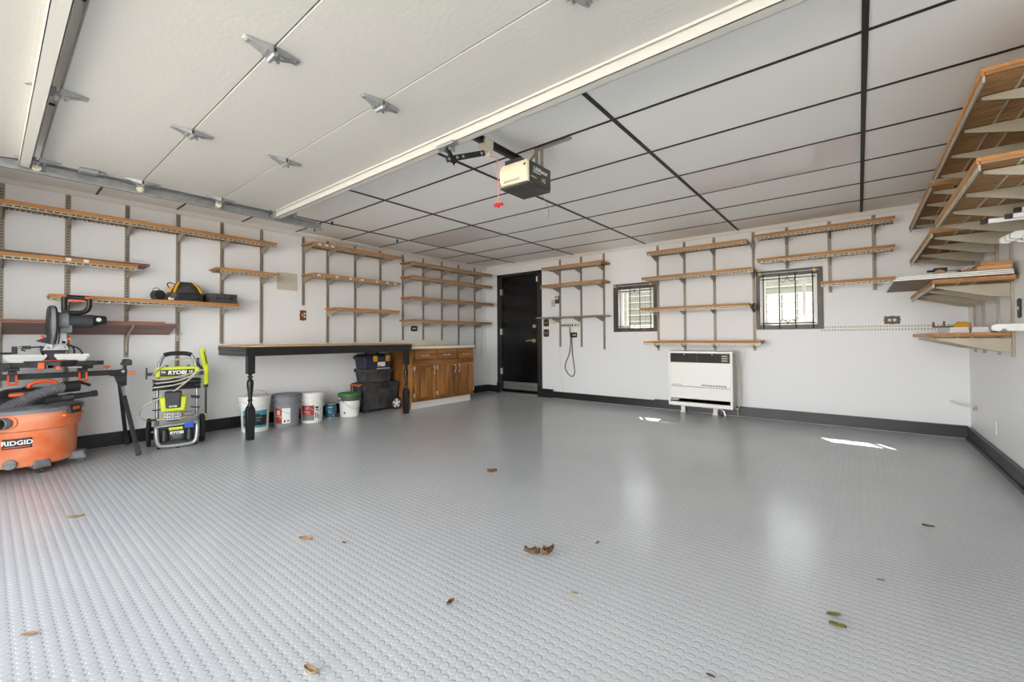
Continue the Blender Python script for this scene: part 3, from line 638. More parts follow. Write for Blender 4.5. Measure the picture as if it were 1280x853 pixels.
for y in (by0+0.052, by1-0.055):
    x = bx1-0.045
    l = MB(); q = 0.034
    l.box((x-q, y-q, 0.665), (x+q, y+q, 0.842))
    l.lathe([(0.03, 0.665), (0.017, 0.655), (0.014, 0.645), (0.024, 0.638), (0.026, 0.63), (0.016, 0.62), (0.015, 0.61), (0.027, 0.598), (0.031, 0.57), (0.031, 0.55), (0.026, 0.50), (0.02, 0.44), (0.017, 0.41), (0.024, 0.403), (0.026, 0.396), (0.018, 0.388), (0.016, 0.375), (0.026, 0.345), (0.03, 0.335)], (x, y, 0), 20)
    q0, q1 = 0.037, 0.031
    l.hexa([(x-q1, y-q1, 0), (x+q1, y-q1, 0), (x+q1, y+q1, 0), (x-q1, y+q1, 0), (x-q0, y-q0, 0.30), (x+q0, y-q0, 0.30), (x+q0, y+q0, 0.30), (x-q0, y+q0, 0.30)])
    l.hexa([(x-q0, y-q0, 0.30), (x+q0, y-q0, 0.30), (x+q0, y+q0, 0.30), (x-q0, y+q0, 0.30), (x-0.024, y-0.024, 0.34), (x+0.024, y-0.024, 0.34), (x+0.024, y+0.024, 0.34), (x-0.024, y+0.024, 0.34)])
    l.build('leg', M_black, wb, bevel=0.002)

# ------------------------------------------------------------------ oak base cabinet and laminate countertop
cy0, cy1, cx0, cx1, cz0, cz1 = 3.84, 5.065, XL+0.025, -4.93, 0.105, 0.865
cb = thing('base_cabinet', 'stained oak base cabinet with three drawers over three planked doors', 'cabinet', ((cx0+cx1)/2, (cy0+cy1)/2, 0))
m = MB(); m.box((cx0, cy0, 0.105), (cx1-0.018, cy0+0.018, cz1)).box((cx0, cy0, 0), (cx1-0.07, cy0+0.018, 0.105)).box((cx0, cy1-0.018, 0.105), (cx1-0.018, cy1, cz1)).box((cx0, cy1-0.018, 0), (cx1-0.07, cy1, 0.105)).box((cx0, cy0+0.018, 0.105), (cx1-0.018, cy1-0.018, 0.12)).box((cx0, cy0+0.018, 0.12), (cx0+0.006, cy1-0.018, cz1))
m.build('carcass', M_cab, cb, bevel=0.002)
f = MB(); ys = [cy0, cy0+0.42, cy0+0.845, cy1]   # three bays
f.box((cx1-0.018, cy0, cz1-0.035), (cx1, cy1, cz1)).box((cx1-0.018, cy0, 0.105), (cx1, cy1, 0.135)).box((cx1-0.018, cy0, 0.61), (cx1+0.003, cy1, 0.70))
for y in ys: f.box((cx1-0.018, max(cy0, y-0.018), 0.135), (cx1, min(cy1, y+0.018), cz1-0.035))
f.build('face_frame', M_cabh, cb, bevel=0.002)
for i in range(3):
    a, b = ys[i]+0.016, ys[i+1]-0.016
    d = MB().box((cx1, a+0.012, 0.705), (cx1+0.016, b-0.012, 0.84)).build('drawer', M_cabh, cb, bevel=0.005)
    p = MB(); yc = (a+b)/2; p.tube([(cx1+0.016, yc-0.05, 0.768), (cx1+0.032, yc-0.035, 0.766), (cx1+0.036, yc, 0.762), (cx1+0.032, yc+0.035, 0.766), (cx1+0.016, yc+0.05, 0.768)], 0.005, 8, smooth=2)
    for sy in (-0.055, 0.055): p.cyl((cx1+0.016, yc+sy, 0.768), (cx1+0.019, yc+sy, 0.768), 0.013, 10)
    p.build('pull', M_steel, d)
    dr = MB(); z0, z1 = 0.125, 0.625; fr = 0.045
    dr.box((cx1, a, z0), (cx1+0.016, a+fr, z1)).box((cx1, b-fr, z0), (cx1+0.016, b, z1)); dd = None
    n = 3; w = (b-a-2*fr)/n
    for k in range(n): dr.box((cx1+0.001, a+fr+k*w+0.0035, z0+fr), (cx1+0.012, a+fr+(k+1)*w-0.0035, z1-0.03))
    dr.box((cx1+0.0005, a+fr, z0+fr), (cx1+0.006, b-fr, z1-0.03))
    dd = dr.build('door', M_cab, cb, bevel=0.003)
    MB().box((cx1, a+fr, z0), (cx1+0.015, b-fr, z0+fr)).build('door_rail', M_cabh, dd, bevel=0.003)
    MB().box((cx1, a+fr, z1-0.03), (cx1+0.015, b-fr, z1)).build('door_rail', M_cabh, dd, bevel=0.003)
    hs = b-0.03 if i < 2 else a+0.03; he = a if i < 2 else b
    p = MB(); p.tube([(cx1+0.016, hs, 0.50), (cx1+0.032, hs, 0.508), (cx1+0.035, hs, 0.55), (cx1+0.032, hs, 0.592), (cx1+0.016, hs, 0.60)], 0.005, 8, smooth=2)
    p.box((cx1+0.016, hs-0.011, 0.485), (cx1+0.018, hs+0.011, 0.512)).box((cx1+0.016, hs-0.011, 0.588), (cx1+0.018, hs+0.011, 0.615)); p.build('pull', M_steel, dd)
    for z in (0.20, 0.585):
        MB().box((cx1, he-0.011, z-0.03), (cx1+0.02, he+0.011, z+0.03)).build('hinge', M_steel, dd, bevel=0.003)
MB().box((cx0, cy0+0.02, 0.0), (cx1-0.055, cy1-0.02, 0.105)).build('toe_kick', M_whitep, cb)
ct = thing('countertop', 'cream laminate countertop with short backsplash on the oak cabinet', 'countertop', ((cx0+cx1)/2, (cy0+cy1)/2, cz1))
MB().box((XL+0.001, 3.79, cz1), (cx1+0.03, 5.075, 0.903)).build('slab', M_counter, ct, bevel=0.006)
MB().box((XL+0.001, 3.80, 0.903), (XL+0.022, 5.02, 0.985)).build('backsplash', M_counter, ct, bevel=0.004)

# ------------------------------------------------------------------ pails and paint can under the bench
def curved(mb, cx, cy, prof_r, z0, z1, a0, a1, n=14, off=0.0015):
    """patch of a label wrapped on a pail; prof_r(z) gives radius"""
    g = []
    for zz in (z0, z1):
        g.append([mb.bm.verts.new((cx+(prof_r(zz)+off)*math.cos(a0+(a1-a0)*k/n), cy+(prof_r(zz)+off)*math.sin(a0+(a1-a0)*k/n), zz)) for k in range(n+1)])
    for k in range(n): mb.quad([g[0][k], g[0][k+1], g[1][k+1], g[1][k]])
    return mb
def pail(cx, cy, rb, rt, h, lab, bm_, lidm, lid=True, bail='down', cat='pail', rim=True, rimm=None):
    t = thing('pail', lab, cat, (cx, cy, 0), None)
    R = lambda z: rb+(rt-rb)*z/h
    hr = h*0.70
    p = [(rb-0.006, 0), (rb, 0.006)]+[(R(z), z) for z in (0.05, hr*0.5, hr-0.004)]
    b = MB().lathe(p+[(R(hr), hr)], (cx, cy, 0), 40); b.build('body', bm_, t)
    c = MB(); pr = [(R(hr), hr), (R(hr)+0.008, hr+0.002), (R(hr)+0.009, hr+0.012)]
    z = hr+0.012
    for k in range(3):
        pr += [(R(z)+0.003, z+0.004), (R(z)+0.003, z+0.012), (R(z)+0.010, z+0.015), (R(z)+0.010, z+0.02)]; z += 0.022
    pr += [(R(h)+0.003, z+0.004), (R(h)+0.003, h)]
    c.lathe(pr, (cx, cy, 0), 40); c.build('collar', rimm or bm_, t)
    if lid:
        l = MB().lathe([(rt+0.004, h-0.03), (rt+0.012, h-0.028), (rt+0.013, h), (rt+0.006, h+0.006), (rt-0.008, h+0.004), (rt-0.016, h-0.006), (0.001, h-0.006)], (cx, cy, 0), 40); l.build('lid', lidm, t)
    zr = hr+0.03; pts = []
    w = MB(); w0 = R(zr)+0.012
    for k in range(21):
        a = PI*k/20
        if bail == 'up': pts.append((cx+0.05*math.sin(a), cy-w0*math.cos(a)*1.0, zr+0.15*math.sin(a)))
        else: pts.append((cx+(w0+0.004)*math.sin(a), cy-(w0+0.002)*math.cos(a), zr-0.13*math.sin(a)**1.5))
    w.tube(pts, 0.0028, 6); w.build('bail', M_galv if bail != 'up' else M_galv, t)
    for s_ in (-1, 1): MB().cyl((cx, cy+s_*(w0-0.014), zr), (cx, cy+s_*(w0+0.006), zr), 0.014, 12).build('bail_ear', bm_, t)
    return t, R
A0 = math.atan2(0-1.9, 0+5.2)   # azimuth from a pail towards the room
t, R = pail(-5.225, 1.90, 0.128, 0.144, 0.385, 'white pail with teal and black label behind the bench leg, wire handle raised', M_whitep, M_whitep, bail='up')
k = curved(MB(), -5.225, 1.90, R, 0.185, 0.238, A0-0.95, A0+0.95); k.build('label_band', M_teal, t)
k = curved(MB(), -5.225, 1.90, R, 0.075, 0.185, A0-0.95, A0+0.95); lb = k.build('label', M_labk, t)
k = curved(MB(), -5.225, 1.90, R, 0.05, 0.075, A0-0.95, A0+0.95); k.build('label_band', M_teal, t)
k = MB()
for z0, z1, a0, a1 in ((0.197, 0.217, -0.1, 0.33), (0.155, 0.167, 0.05, 0.5), (0.135, 0.141, 0.05, 0.35), (0.12, 0.126, 0.1, 0.42), (0.10, 0.16, -0.85, -0.6)): curved(k, -5.225, 1.90, R, z0, z1, A0+a0, A0+a1, off=0.0025)
k.build('label_print', M_labg, lb)
k = MB(); curved(k, -5.225, 1.90, R, 0.186, 0.2, A0-0.1, A0+0.33, off=0.0028); k.build('label_patch', M_labk, lb)
t, R = pail(-5.215, 2.232, 0.126, 0.142, 0.37, 'grey pail with red and white label, flat grey lid', M_greyb, mat('lid_grey', '6f7076', rough=0.5, var=0.1))
A1 = math.atan2(-2.232, 5.215)
lb = curved(MB(), -5.215, 2.232, R, 0.05, 0.225, A1-0.36, A1+0.30).build('label', M_labw, t)
curved(MB(), -5.215, 2.232, R, 0.05, 0.225, A1-0.95, A1-0.36).build('label_red', M_redlab, t)
k = MB()
for z0, z1, a0, a1 in ((0.062, 0.09, -0.2, -0.08), (0.07, 0.085, 0.06, 0.2)): curved(k, -5.215, 2.232, R, z0, z1, A1+a0, A1+a1, off=0.0025)
k.build('label_print', M_labk, lb)
k = MB(); curved(k, -5.215, 2.232, R, 0.15, 0.2, A1-0.8, A1-0.5, off=0.0025); curved(k, -5.215, 2.232, R, 0.13, 0.14, A1-0.9, A1-0.4, off=0.0025); k.build('label_print', mat('print_pink', 'd9b5b0'), lb)
k = MB(); curved(k, -5.215, 2.232, R, 0.105, 0.125, A1-0.55, A1-0.42, off=0.0026); k.build('label_print', M_yellow, lb)
t, R = pail(-5.225, 2.535, 0.118, 0.132, 0.36, 'white pail with dark red and grey label between grey pail and teal can', M_whitep, M_whitep)
A2 = math.atan2(-2.535, 5.225)
lb = curved(MB(), -5.225, 2.535, R, 0.10, 0.215, A2-1.0, A2+0.22).build('label', M_redlab, t)
curved(MB(), -5.225, 2.535, R, 0.035, 0.10, A2-1.0, A2+0.22).build('label_grey', M_labg, t)
lw = curved(MB(), -5.225, 2.535, R, 0.035, 0.215, A2+0.22, A2+0.75).build('label_white', M_labw, t)
k = MB()
for z0, z1, a0, a1 in ((0.175, 0.2, 0.3, 0.62), (0.15, 0.165, 0.35, 0.6), (0.06, 0.13, 0.3, 0.38), (0.06, 0.13, 0.45, 0.52), (0.05, 0.1, 0.6, 0.68)): curved(k, -5.225, 2.535, R, z0, z1, A2+a0, A2+a1, off=0.0025)
k.build('label_print', M_labk, lw)
k = MB()
for z0, z1, a0, a1 in ((0.165, 0.195, -0.6, -0.3), (0.13, 0.15, -0.75, -0.2), (0.11, 0.12, -0.6, -0.1)): curved(k, -5.225, 2.535, R, z0, z1, A2+a0, A2+a1, off=0.0025)
k.build('label_print', mat('print_rose', 'c98c88'), lb)
t, R = pail(-5.22, 3.035, 0.116, 0.134, 0.30, 'white pail with green lid and dark collar next to the black toolboxes', M_whitep, M_green, rimm=mat('collar_dark', '5a5a55', rough=0.5, var=0.2, vscale=(15, 15, 15)))
A3 = math.atan2(-3.035, 5.22)
curved(MB(), -5.22, 3.035, R, 0.045, 0.072, A3-0.62, A3-0.48).build('label_print', M_labk, t)
# paint can
t = thing('paint_can', 'small teal-labelled paint can between two white pails', 'paint can', (-5.29, 2.81, 0))
r = 0.066
MB().lathe([(r-0.004, 0), (r+0.002, 0.002), (r+0.002, 0.008), (r-0.002, 0.012), (r-0.002, 0.178), (r+0.002, 0.182), (r+0.003, 0.188), (r-0.008, 0.19)], (-5.29, 2.81, 0), 32).build('body', M_galv, t)
MB().lathe([(r-0.008, 0.186), (r-0.008, 0.192), (r-0.016, 0.192), (r-0.02, 0.186), (0.001, 0.186)], (-5.29, 2.81, 0), 32).build('lid', M_labk, t)
MB().lathe([(r-0.001, 0.014), (r-0.001, 0.176)], (-5.29, 2.81, 0), 32, cap=False).build('label', M_tealdk, t)
A4 = math.atan2(-2.81, 5.29); k = MB()
for z0, z1, a0, a1 in ((0.135, 0.15, -0.6, 0.4), (0.105, 0.11, -0.7, 0.6), (0.075, 0.085, -0.5, 0.3), (0.03, 0.055, 0.4, 0.6)): curved(k, -5.29, 2.81, lambda z: r-0.001, z0, z1, A4+a0, A4+a1)
k.build('label_print', mat('print_teal', '8fc4cf'), t)
k = MB().tube([(-5.29+(r+0.006)*math.sin(PI*q/14), 2.81-(r+0.004)*math.cos(PI*q/14), 0.155-0.09*math.sin(PI*q/14)) for q in range(15)], 0.002, 5); k.build('bail', M_galv, t)

# ------------------------------------------------------------------ toolboxes stacked under the bench
def tb_body(m, x0, x1, y0, y1, z0, z1, tap):
    return m.hexa([(x0+tap, y0+tap, z0), (x1-tap, y0+tap, z0), (x1-tap, y1-tap, z0), (x0+tap, y1-tap, z0), (x0, y0, z1), (x1, y0, z1), (x1, y1, z1), (x0, y1, z1)])
# rolling bottom box
t = thing('toolbox', 'large black rolling toolbox at the bottom of the stack, orange carry handle', 'toolbox', (-5.27, 3.44, 0))
x0, x1, y0, y1 = -5.385, -5.085, 3.155, 3.705
m = tb_body(MB(), x0, x1, y0, y1, 0.03, 0.345, 0.018); m.build('body', M_dusty, t, bevel=0.012)
rb = MB()
for yy in (3.20, 3.36, 3.50): rb.box((x1-0.014, yy, 0.04), (x1+0.004, yy+0.012, 0.335))
rb.box((x0, y0+0.02, 0.0), (x0+0.06, y1-0.02, 0.032)).box((x1-0.07, y0+0.03, 0.0), (x1-0.025, y0+0.10, 0.032)); rb.build('rib', M_dusty, t, bevel=0.004)
l = MB().box((x0-0.006, y0-0.012, 0.345), (x1+0.012, y1+0.008, 0.397)); l.box((x0+0.02, y0+0.02, 0.397), (x1-0.02, y1-0.02, 0.409)); l.build('lid', M_dusty, t, bevel=0.008)
MB().box((x1+0.012, 3.39, 0.325), (x1+0.022, 3.55, 0.392)).build('latch', M_blackp, t, bevel=0.005)
h = MB().tube([(x1-0.06, y0-0.012, 0.26), (x1-0.06, y0-0.042, 0.27), (x1-0.06, y0-0.045, 0.375), (x1-0.06, y0-0.012, 0.385)], 0.009, 8).tube([(x1-0.25, y0-0.012, 0.26), (x1-0.25, y0-0.042, 0.27), (x1-0.25, y0-0.045, 0.375), (x1-0.25, y0-0.012, 0.385)], 0.009, 8); hh = h.build('handle', M_blackp, t)
MB().cyl((x1-0.26, y0-0.045, 0.378), (x1-0.045, y0-0.045, 0.378), 0.013, 12).bar((x1-0.05, y0-0.045, 0.385), (x1-0.02, y0+0.1, 0.392), 0.02, 0.016).build('handle_grip', M_orange2, hh)
w = MB().cyl((x1-0.02, 3.655, 0.088), (x1+0.03, 3.655, 0.088), 0.086, 28); wh = w.build('wheel', M_rubber, t, bevel=0.006)
w = MB().cyl((x1+0.03, 3.655, 0.088), (x1+0.034, 3.655, 0.088), 0.068, 24, cap=True); hub = w.build('hub', M_labg, wh)
w = MB(); w.cyl((x1+0.034, 3.655, 0.088), (x1+0.042, 3.655, 0.088), 0.02, 14)
for k in range(5): a = 2*PI*k/5+0.3; w.bar((x1+0.037, 3.655+0.015*math.cos(a), 0.088+0.015*math.sin(a)), (x1+0.037, 3.655+0.064*math.cos(a), 0.088+0.064*math.sin(a)), 0.024, 0.006, up=(1, 0, 0))
w.build('spokes', M_labw, wh)
t.location += Vector((-0.13, 0.088, 0))
# middle black box
t = thing('toolbox', 'dusty black toolbox in the middle of the stack, pale strip on its lid', 'toolbox', (-5.25, 3.41, 0.415))
m = tb_body(MB(), -5.36, -5.08, 3.18, 3.60, 0.415, 0.575, 0.02); m.build('body', M_dusty, t, bevel=0.01)
MB().box((-5.37, 3.165, 0.555), (-5.068, 3.615, 0.605)).build('lid', M_dusty, t, bevel=0.012)
MB().box((-5.072, 3.34, 0.598), (-5.064, 3.55, 0.612)).build('label_strip', M_beige, t, bevel=0.002)
t.location += Vector((-0.13, 0.088, -0.006))
# top navy box
t = thing('toolbox', 'navy toolbox with two yellow latches on top of the stack', 'toolbox', (-5.24, 3.39, 0.605))
m = tb_body(MB(), -5.35, -5.07, 3.17, 3.585, 0.606, 0.745, 0.016); m.build('body', M_navy, t, bevel=0.008)
m = MB().box((-5.36, 3.15, 0.735), (-5.06, 3.605, 0.778)); m.hexa([(-5.36, 3.15, 0.778), (-5.06, 3.15, 0.778), (-5.06, 3.605, 0.778), (-5.36, 3.605, 0.778), (-5.31, 3.2, 0.808), (-5.13, 3.2, 0.808), (-5.13, 3.55, 0.808), (-5.31, 3.55, 0.808)]); m.build('lid', M_navy, t, bevel=0.008)
for yy in (3.31, 3.51): 
    q = MB().box((-5.064, yy-0.03, 0.706), (-5.048, yy+0.03, 0.782)).box((-5.06, yy-0.03, 0.775), (-5.10, yy+0.03, 0.787)).build('latch', M_yellow, t, bevel=0.004)
    MB().box((-5.0485, yy-0.016, 0.728), (-5.047, yy+0.016, 0.736)).build('latch_slot', M_labk, q)
MB().box((-5.078, 3.36, 0.635), (-5.068, 3.475, 0.695)).build('label', M_labw, t)
MB().box((-5.07, 3.362, 0.637), (-5.0665, 3.40, 0.652)).build('label_print', M_orange2, t)
MB().box((-5.27, 3.28, 0.808), (-5.24, 3.30, 0.828)).box((-5.27, 3.46, 0.808), (-5.24, 3.48, 0.828)).box((-5.275, 3.27, 0.822), (-5.235, 3.49, 0.836)).build('handle', M_labk, t, bevel=0.005)
t.location += Vector((-0.13, 0.088, -0.0065))
M_caster = mat('caster_grey', '515256', rough=0.6, col2='77777a', vscale=(14, 14, 14))
# ------------------------------------------------------------------ orange drum vacuum
VX, VY = -5.10, 0.215
v = thing('shop_vacuum', 'dusty orange drum shop vacuum with grey lid under the mitre saw stand', 'shop vacuum', (VX, VY, 0))
b = MB().lathe([(0.245, 0.062), (0.262, 0.068), (0.275, 0.12), (0.283, 0.33), (0.285, 0.332), (0.30, 0.34), (0.30, 0.345), (0.304, 0.445), (0.31, 0.447), (0.31, 0.462), (0.30, 0.465)], (VX, VY, 0), 64)
b.build('drum', M_orange, v)
l = MB().lathe([(0.304, 0.462), (0.318, 0.464), (0.318, 0.488), (0.30, 0.497), (0.25, 0.505), (0.17, 0.512)], (VX, VY, 0), 64); l.build('lid', M_mdgrey, v)
p = MB().lathe([(0.175, 0.508), (0.178, 0.54), (0.165, 0.575), (0.15, 0.60), (0.145, 0.62), (0.12, 0.632), (0.02, 0.636)], (VX, VY, 0), 36); head = p.build('power_head', M_blackp, v)
s = MB()
for k in range(18):
    a = -0.9+k*0.1; s.cbox((VX+0.172*math.cos(a), VY+0.172*math.sin(a), 0.556), (0.012, 0.008, 0.032), (0, 0, a))
s.build('vent_fins', M_dkgrey, head)
MB().box((VX+0.10, VY-0.10, 0.585), (VX+0.15, VY-0.02, 0.61)).build('power_switch', M_orange2, head, bevel=0.008)
h = MB().tube([(VX+0.02, VY+0.0, 0.628), (VX+0.02, VY+0.01, 0.665), (VX+0.02, VY+0.05, 0.682), (VX+0.02, VY+0.12, 0.684), (VX+0.02, VY+0.155, 0.672), (VX+0.02, VY+0.165, 0.628)], 0.014, 10, smooth=2); h.build('carry_handle', M_orange2, v)
# latch on the side facing the room
for a in (0.86, -1.0, 2.6):
    c, s_ = math.cos(a), math.sin(a); P = lambda r, z, w: (VX+r*c-w*s_, VY+r*s_+w*c, z)
    q = MB().hexa([P(0.304, 0.43, -0.05), P(0.335, 0.43, -0.05), P(0.335, 0.43, 0.05), P(0.304, 0.43, 0.05), P(0.30, 0.498, -0.058), P(0.328, 0.498, -0.058), P(0.328, 0.498, 0.058), P(0.30, 0.498, 0.058)])
    lt = q.build('latch', M_dkgrey, v, bevel=0.004)
    MB().hexa([P(0.331, 0.462, -0.03), P(0.337, 0.462, -0.03), P(0.337, 0.462, 0.03), P(0.331, 0.462, 0.03), P(0.328, 0.482, -0.03), P(0.333, 0.482, -0.03), P(0.333, 0.482, 0.03), P(0.328, 0.482, 0.03)]).build('latch_tab', M_orange2, lt)
    MB().hexa([P(0.30, 0.415, -0.085), P(0.322, 0.415, -0.085), P(0.322, 0.415, 0.085), P(0.30, 0.415, 0.085), P(0.30, 0.432, -0.085), P(0.326, 0.432, -0.085), P(0.326, 0.432, 0.085), P(0.30, 0.432, 0.085)]).build('latch_shelf', M_orange, lt, bevel=0.004)
# badge
VR = lambda z: 0.275+0.008*(z-0.12)/0.21
def arc(mb, y0, y1, z0, z1, off=0.002, n=10):
    g = []
    for z in (z0, z1):
        g.append([mb.bm.verts.new((VX+(VR(z)+off)*math.cos(math.asin((yy-VY)/VR(z))), VY+(VR(z)+off)*((yy-VY)/VR(z)), z)) for yy in [y0+(y1-y0)*k/n for k in range(n+1)]])
    for k in range(n): mb.quad([g[0][k], g[0][k+1], g[1][k+1], g[1][k]])
    return mb
bd = arc(MB(), 0.084, 0.231, 0.212, 0.287).build('badge', M_labk, v)
arc(MB(), 0.092, 0.222, 0.222, 0.227, 0.003).build('badge_line', M_orange2, bd)
tx = letters('RIDGID', 0.046, (VX+VR(0.25)+0.003, 0.158, 0.254), (0, 1, 0), (0, 0, 1), M_labw, bd, bold=0.0012)
o3 = root_loc(bd)
for vv in tx.data.vertices:   # wrap the letters round the drum
    wy = vv.co.y+o3.y-VY; wx = vv.co.x+o3.x-(VX+VR(0.25)+0.003); rr = VR(vv.co.z+o3.z)+0.0032+wx
    vv.co.x = VX+rr*math.cos(math.asin(wy/VR(0.25)))-o3.x; vv.co.y = VY+rr*(wy/VR(0.25))-o3.y
# drain cap, hose port
a = -0.33; c, s_ = math.cos(a), math.sin(a)
MB().cyl((VX+0.262*c, VY+0.262*s_, 0.10), (VX+0.295*c, VY+0.295*s_, 0.10), 0.036, 24).bar((VX+0.297*c-0.03*s_*-1, VY+0.297*s_-0.03*c, 0.10), (VX+0.297*c-0.03*s_, VY+0.297*s_+0.03*c, 0.10), 0.01, 0.012).build('drain_cap', M_mdgrey, v, bevel=0.003)
a = -0.36; c, s_ = math.cos(a), math.sin(a); p0 = Vector((VX+0.285*c, VY+0.285*s_, 0.408))
MB().cyl((VX+0.28*c, VY+0.28*s_, 0.408), (VX+0.312*c, VY+0.312*s_, 0.408), 0.052, 28).build('hose_port', M_orange, v, bevel=0.006)
MB().cyl(p0+Vector((0.022, -0.012, 0)), p0+Vector((0.045, -0.04, 0)), 0.042, 24).build('port_ring', M_mdgrey, v, bevel=0.003)
MB().cyl(p0+Vector((0.03, -0.02, 0)), p0+Vector((0.075, -0.115, 0)), 0.037, 22).tube([p0+Vector((0.07, -0.10, 0)), p0+Vector((0.085, -0.16, 0.0)), p0+Vector((0.07, -0.22, 0.01))], 0.032, 16, smooth=2).build('port_cuff', M_blackp, v)
# ribbed hose draped over the lid
hz = MB().tube([(-4.92, -0.06, 0.40), (-4.93, 0.02, 0.46), (-4.945, 0.10, 0.505), (-4.955, 0.18, 0.55), (-4.96, 0.26, 0.592), (-4.965, 0.35, 0.622), (-4.98, 0.42, 0.634)], 0.042, 18, smooth=2, ribs=0.012); hz.build('hose', M_hose, v)
MB().cyl((-4.975, 0.40, 0.633), (-4.995, 0.49, 0.637), 0.044, 20).build('hose_cuff', M_labk, v)
MB().tube([(-5.0, 0.44, 0.655), (-5.01, 0.48, 0.672), (-5.02, 0.53, 0.65), (-5.03, 0.56, 0.632)], 0.012, 8, smooth=2).tube([(-5.06, 0.20, 0.64), (-5.02, 0.15, 0.60), (-4.99, 0.12, 0.565)], 0.012, 8, smooth=1).build('power_cord', M_labk, v)
# casters
for a in (-0.30+0.35, 1.23, -1.4, 2.5, 3.6):
    pass
for x, y in ((-4.865, 0.275), (-5.0, 0.505), (-5.0, -0.03), (-5.33, 0.33), (-5.30, 0.05)):
    d = Vector((x-VX, y-VY, 0)).normalized(); pz = Vector((-d.y, d.x, 0)); c0 = Vector((x, y, 0))
    q = MB(); pts = [(-0.06, -0.05, 0.045), (0.05, -0.05, 0.045), (0.05, 0.05, 0.045), (-0.06, 0.05, 0.045), (-0.06, -0.042, 0.11), (0.028, -0.042, 0.11), (0.028, 0.042, 0.11), (-0.06, 0.042, 0.11)]
    q.hexa([c0+d*r+pz*w+Vector((0, 0, z)) for r, w, z in pts]); f = q.build('caster_foot', M_caster, v, bevel=0.008)
    q = MB().cyl(c0+d*0.005-pz*0.013+Vector((0, 0, 0.0255)), c0+d*0.005+pz*0.013+Vector((0, 0, 0.0255)), 0.0252, 16).cyl(c0+d*0.005+Vector((0, 0, 0.03)), c0+d*0.005+Vector((0, 0, 0.06)), 0.008, 8); q.build('caster_wheel', M_dkgrey, f)
# extension wand lying on the lid
wd = thing('vacuum_wand', 'black plastic extension wand lying across the vacuum lid', 'vacuum wand', (-4.90, 0.45, 0.53))
w0, w1, w2 = Vector((-4.825, 0.285, 0.549)), Vector((-4.86, 0.43, 0.560)), Vector((-4.895, 0.585, 0.574))
dd = (w2-w0).normalized(); u = dd.orthogonal().normalized(); vv = dd.cross(u)
m = MB(); m.skin([m.ring(w0+dd*0.05, u, vv, 0.021, 20), m.ring(w0, u, vv, 0.021, 20), m.ring(w0, u, vv, 0.030, 20), m.ring(w0+dd*0.035, u, vv, 0.030, 20), m.ring(w0+dd*0.037, u, vv, 0.026, 20), m.ring(w1, u, vv, 0.0255, 20)]); m.build('wide_tube', M_blackp, wd)
m = MB(); m.skin([m.ring(w1-dd*0.02, u, vv, 0.029, 20), m.ring(w1+dd*0.015, u, vv, 0.029, 20), m.ring(w1+dd*0.017, u, vv, 0.0225, 20), m.ring(w2-dd*0.03, u, vv, 0.022, 20), m.ring(w2-dd*0.028, u, vv, 0.025, 20), m.ring(w2, u, vv, 0.025, 20)]); m.build('narrow_tube', M_blackp, wd)
MB().bar(w1-dd*0.05+Vector((0.027, 0, 0.006)), w1+dd*0.02+Vector((0.03, 0, 0.006)), 0.012, 0.026).build('lock_clip', M_dkgrey, wd, bevel=0.003)

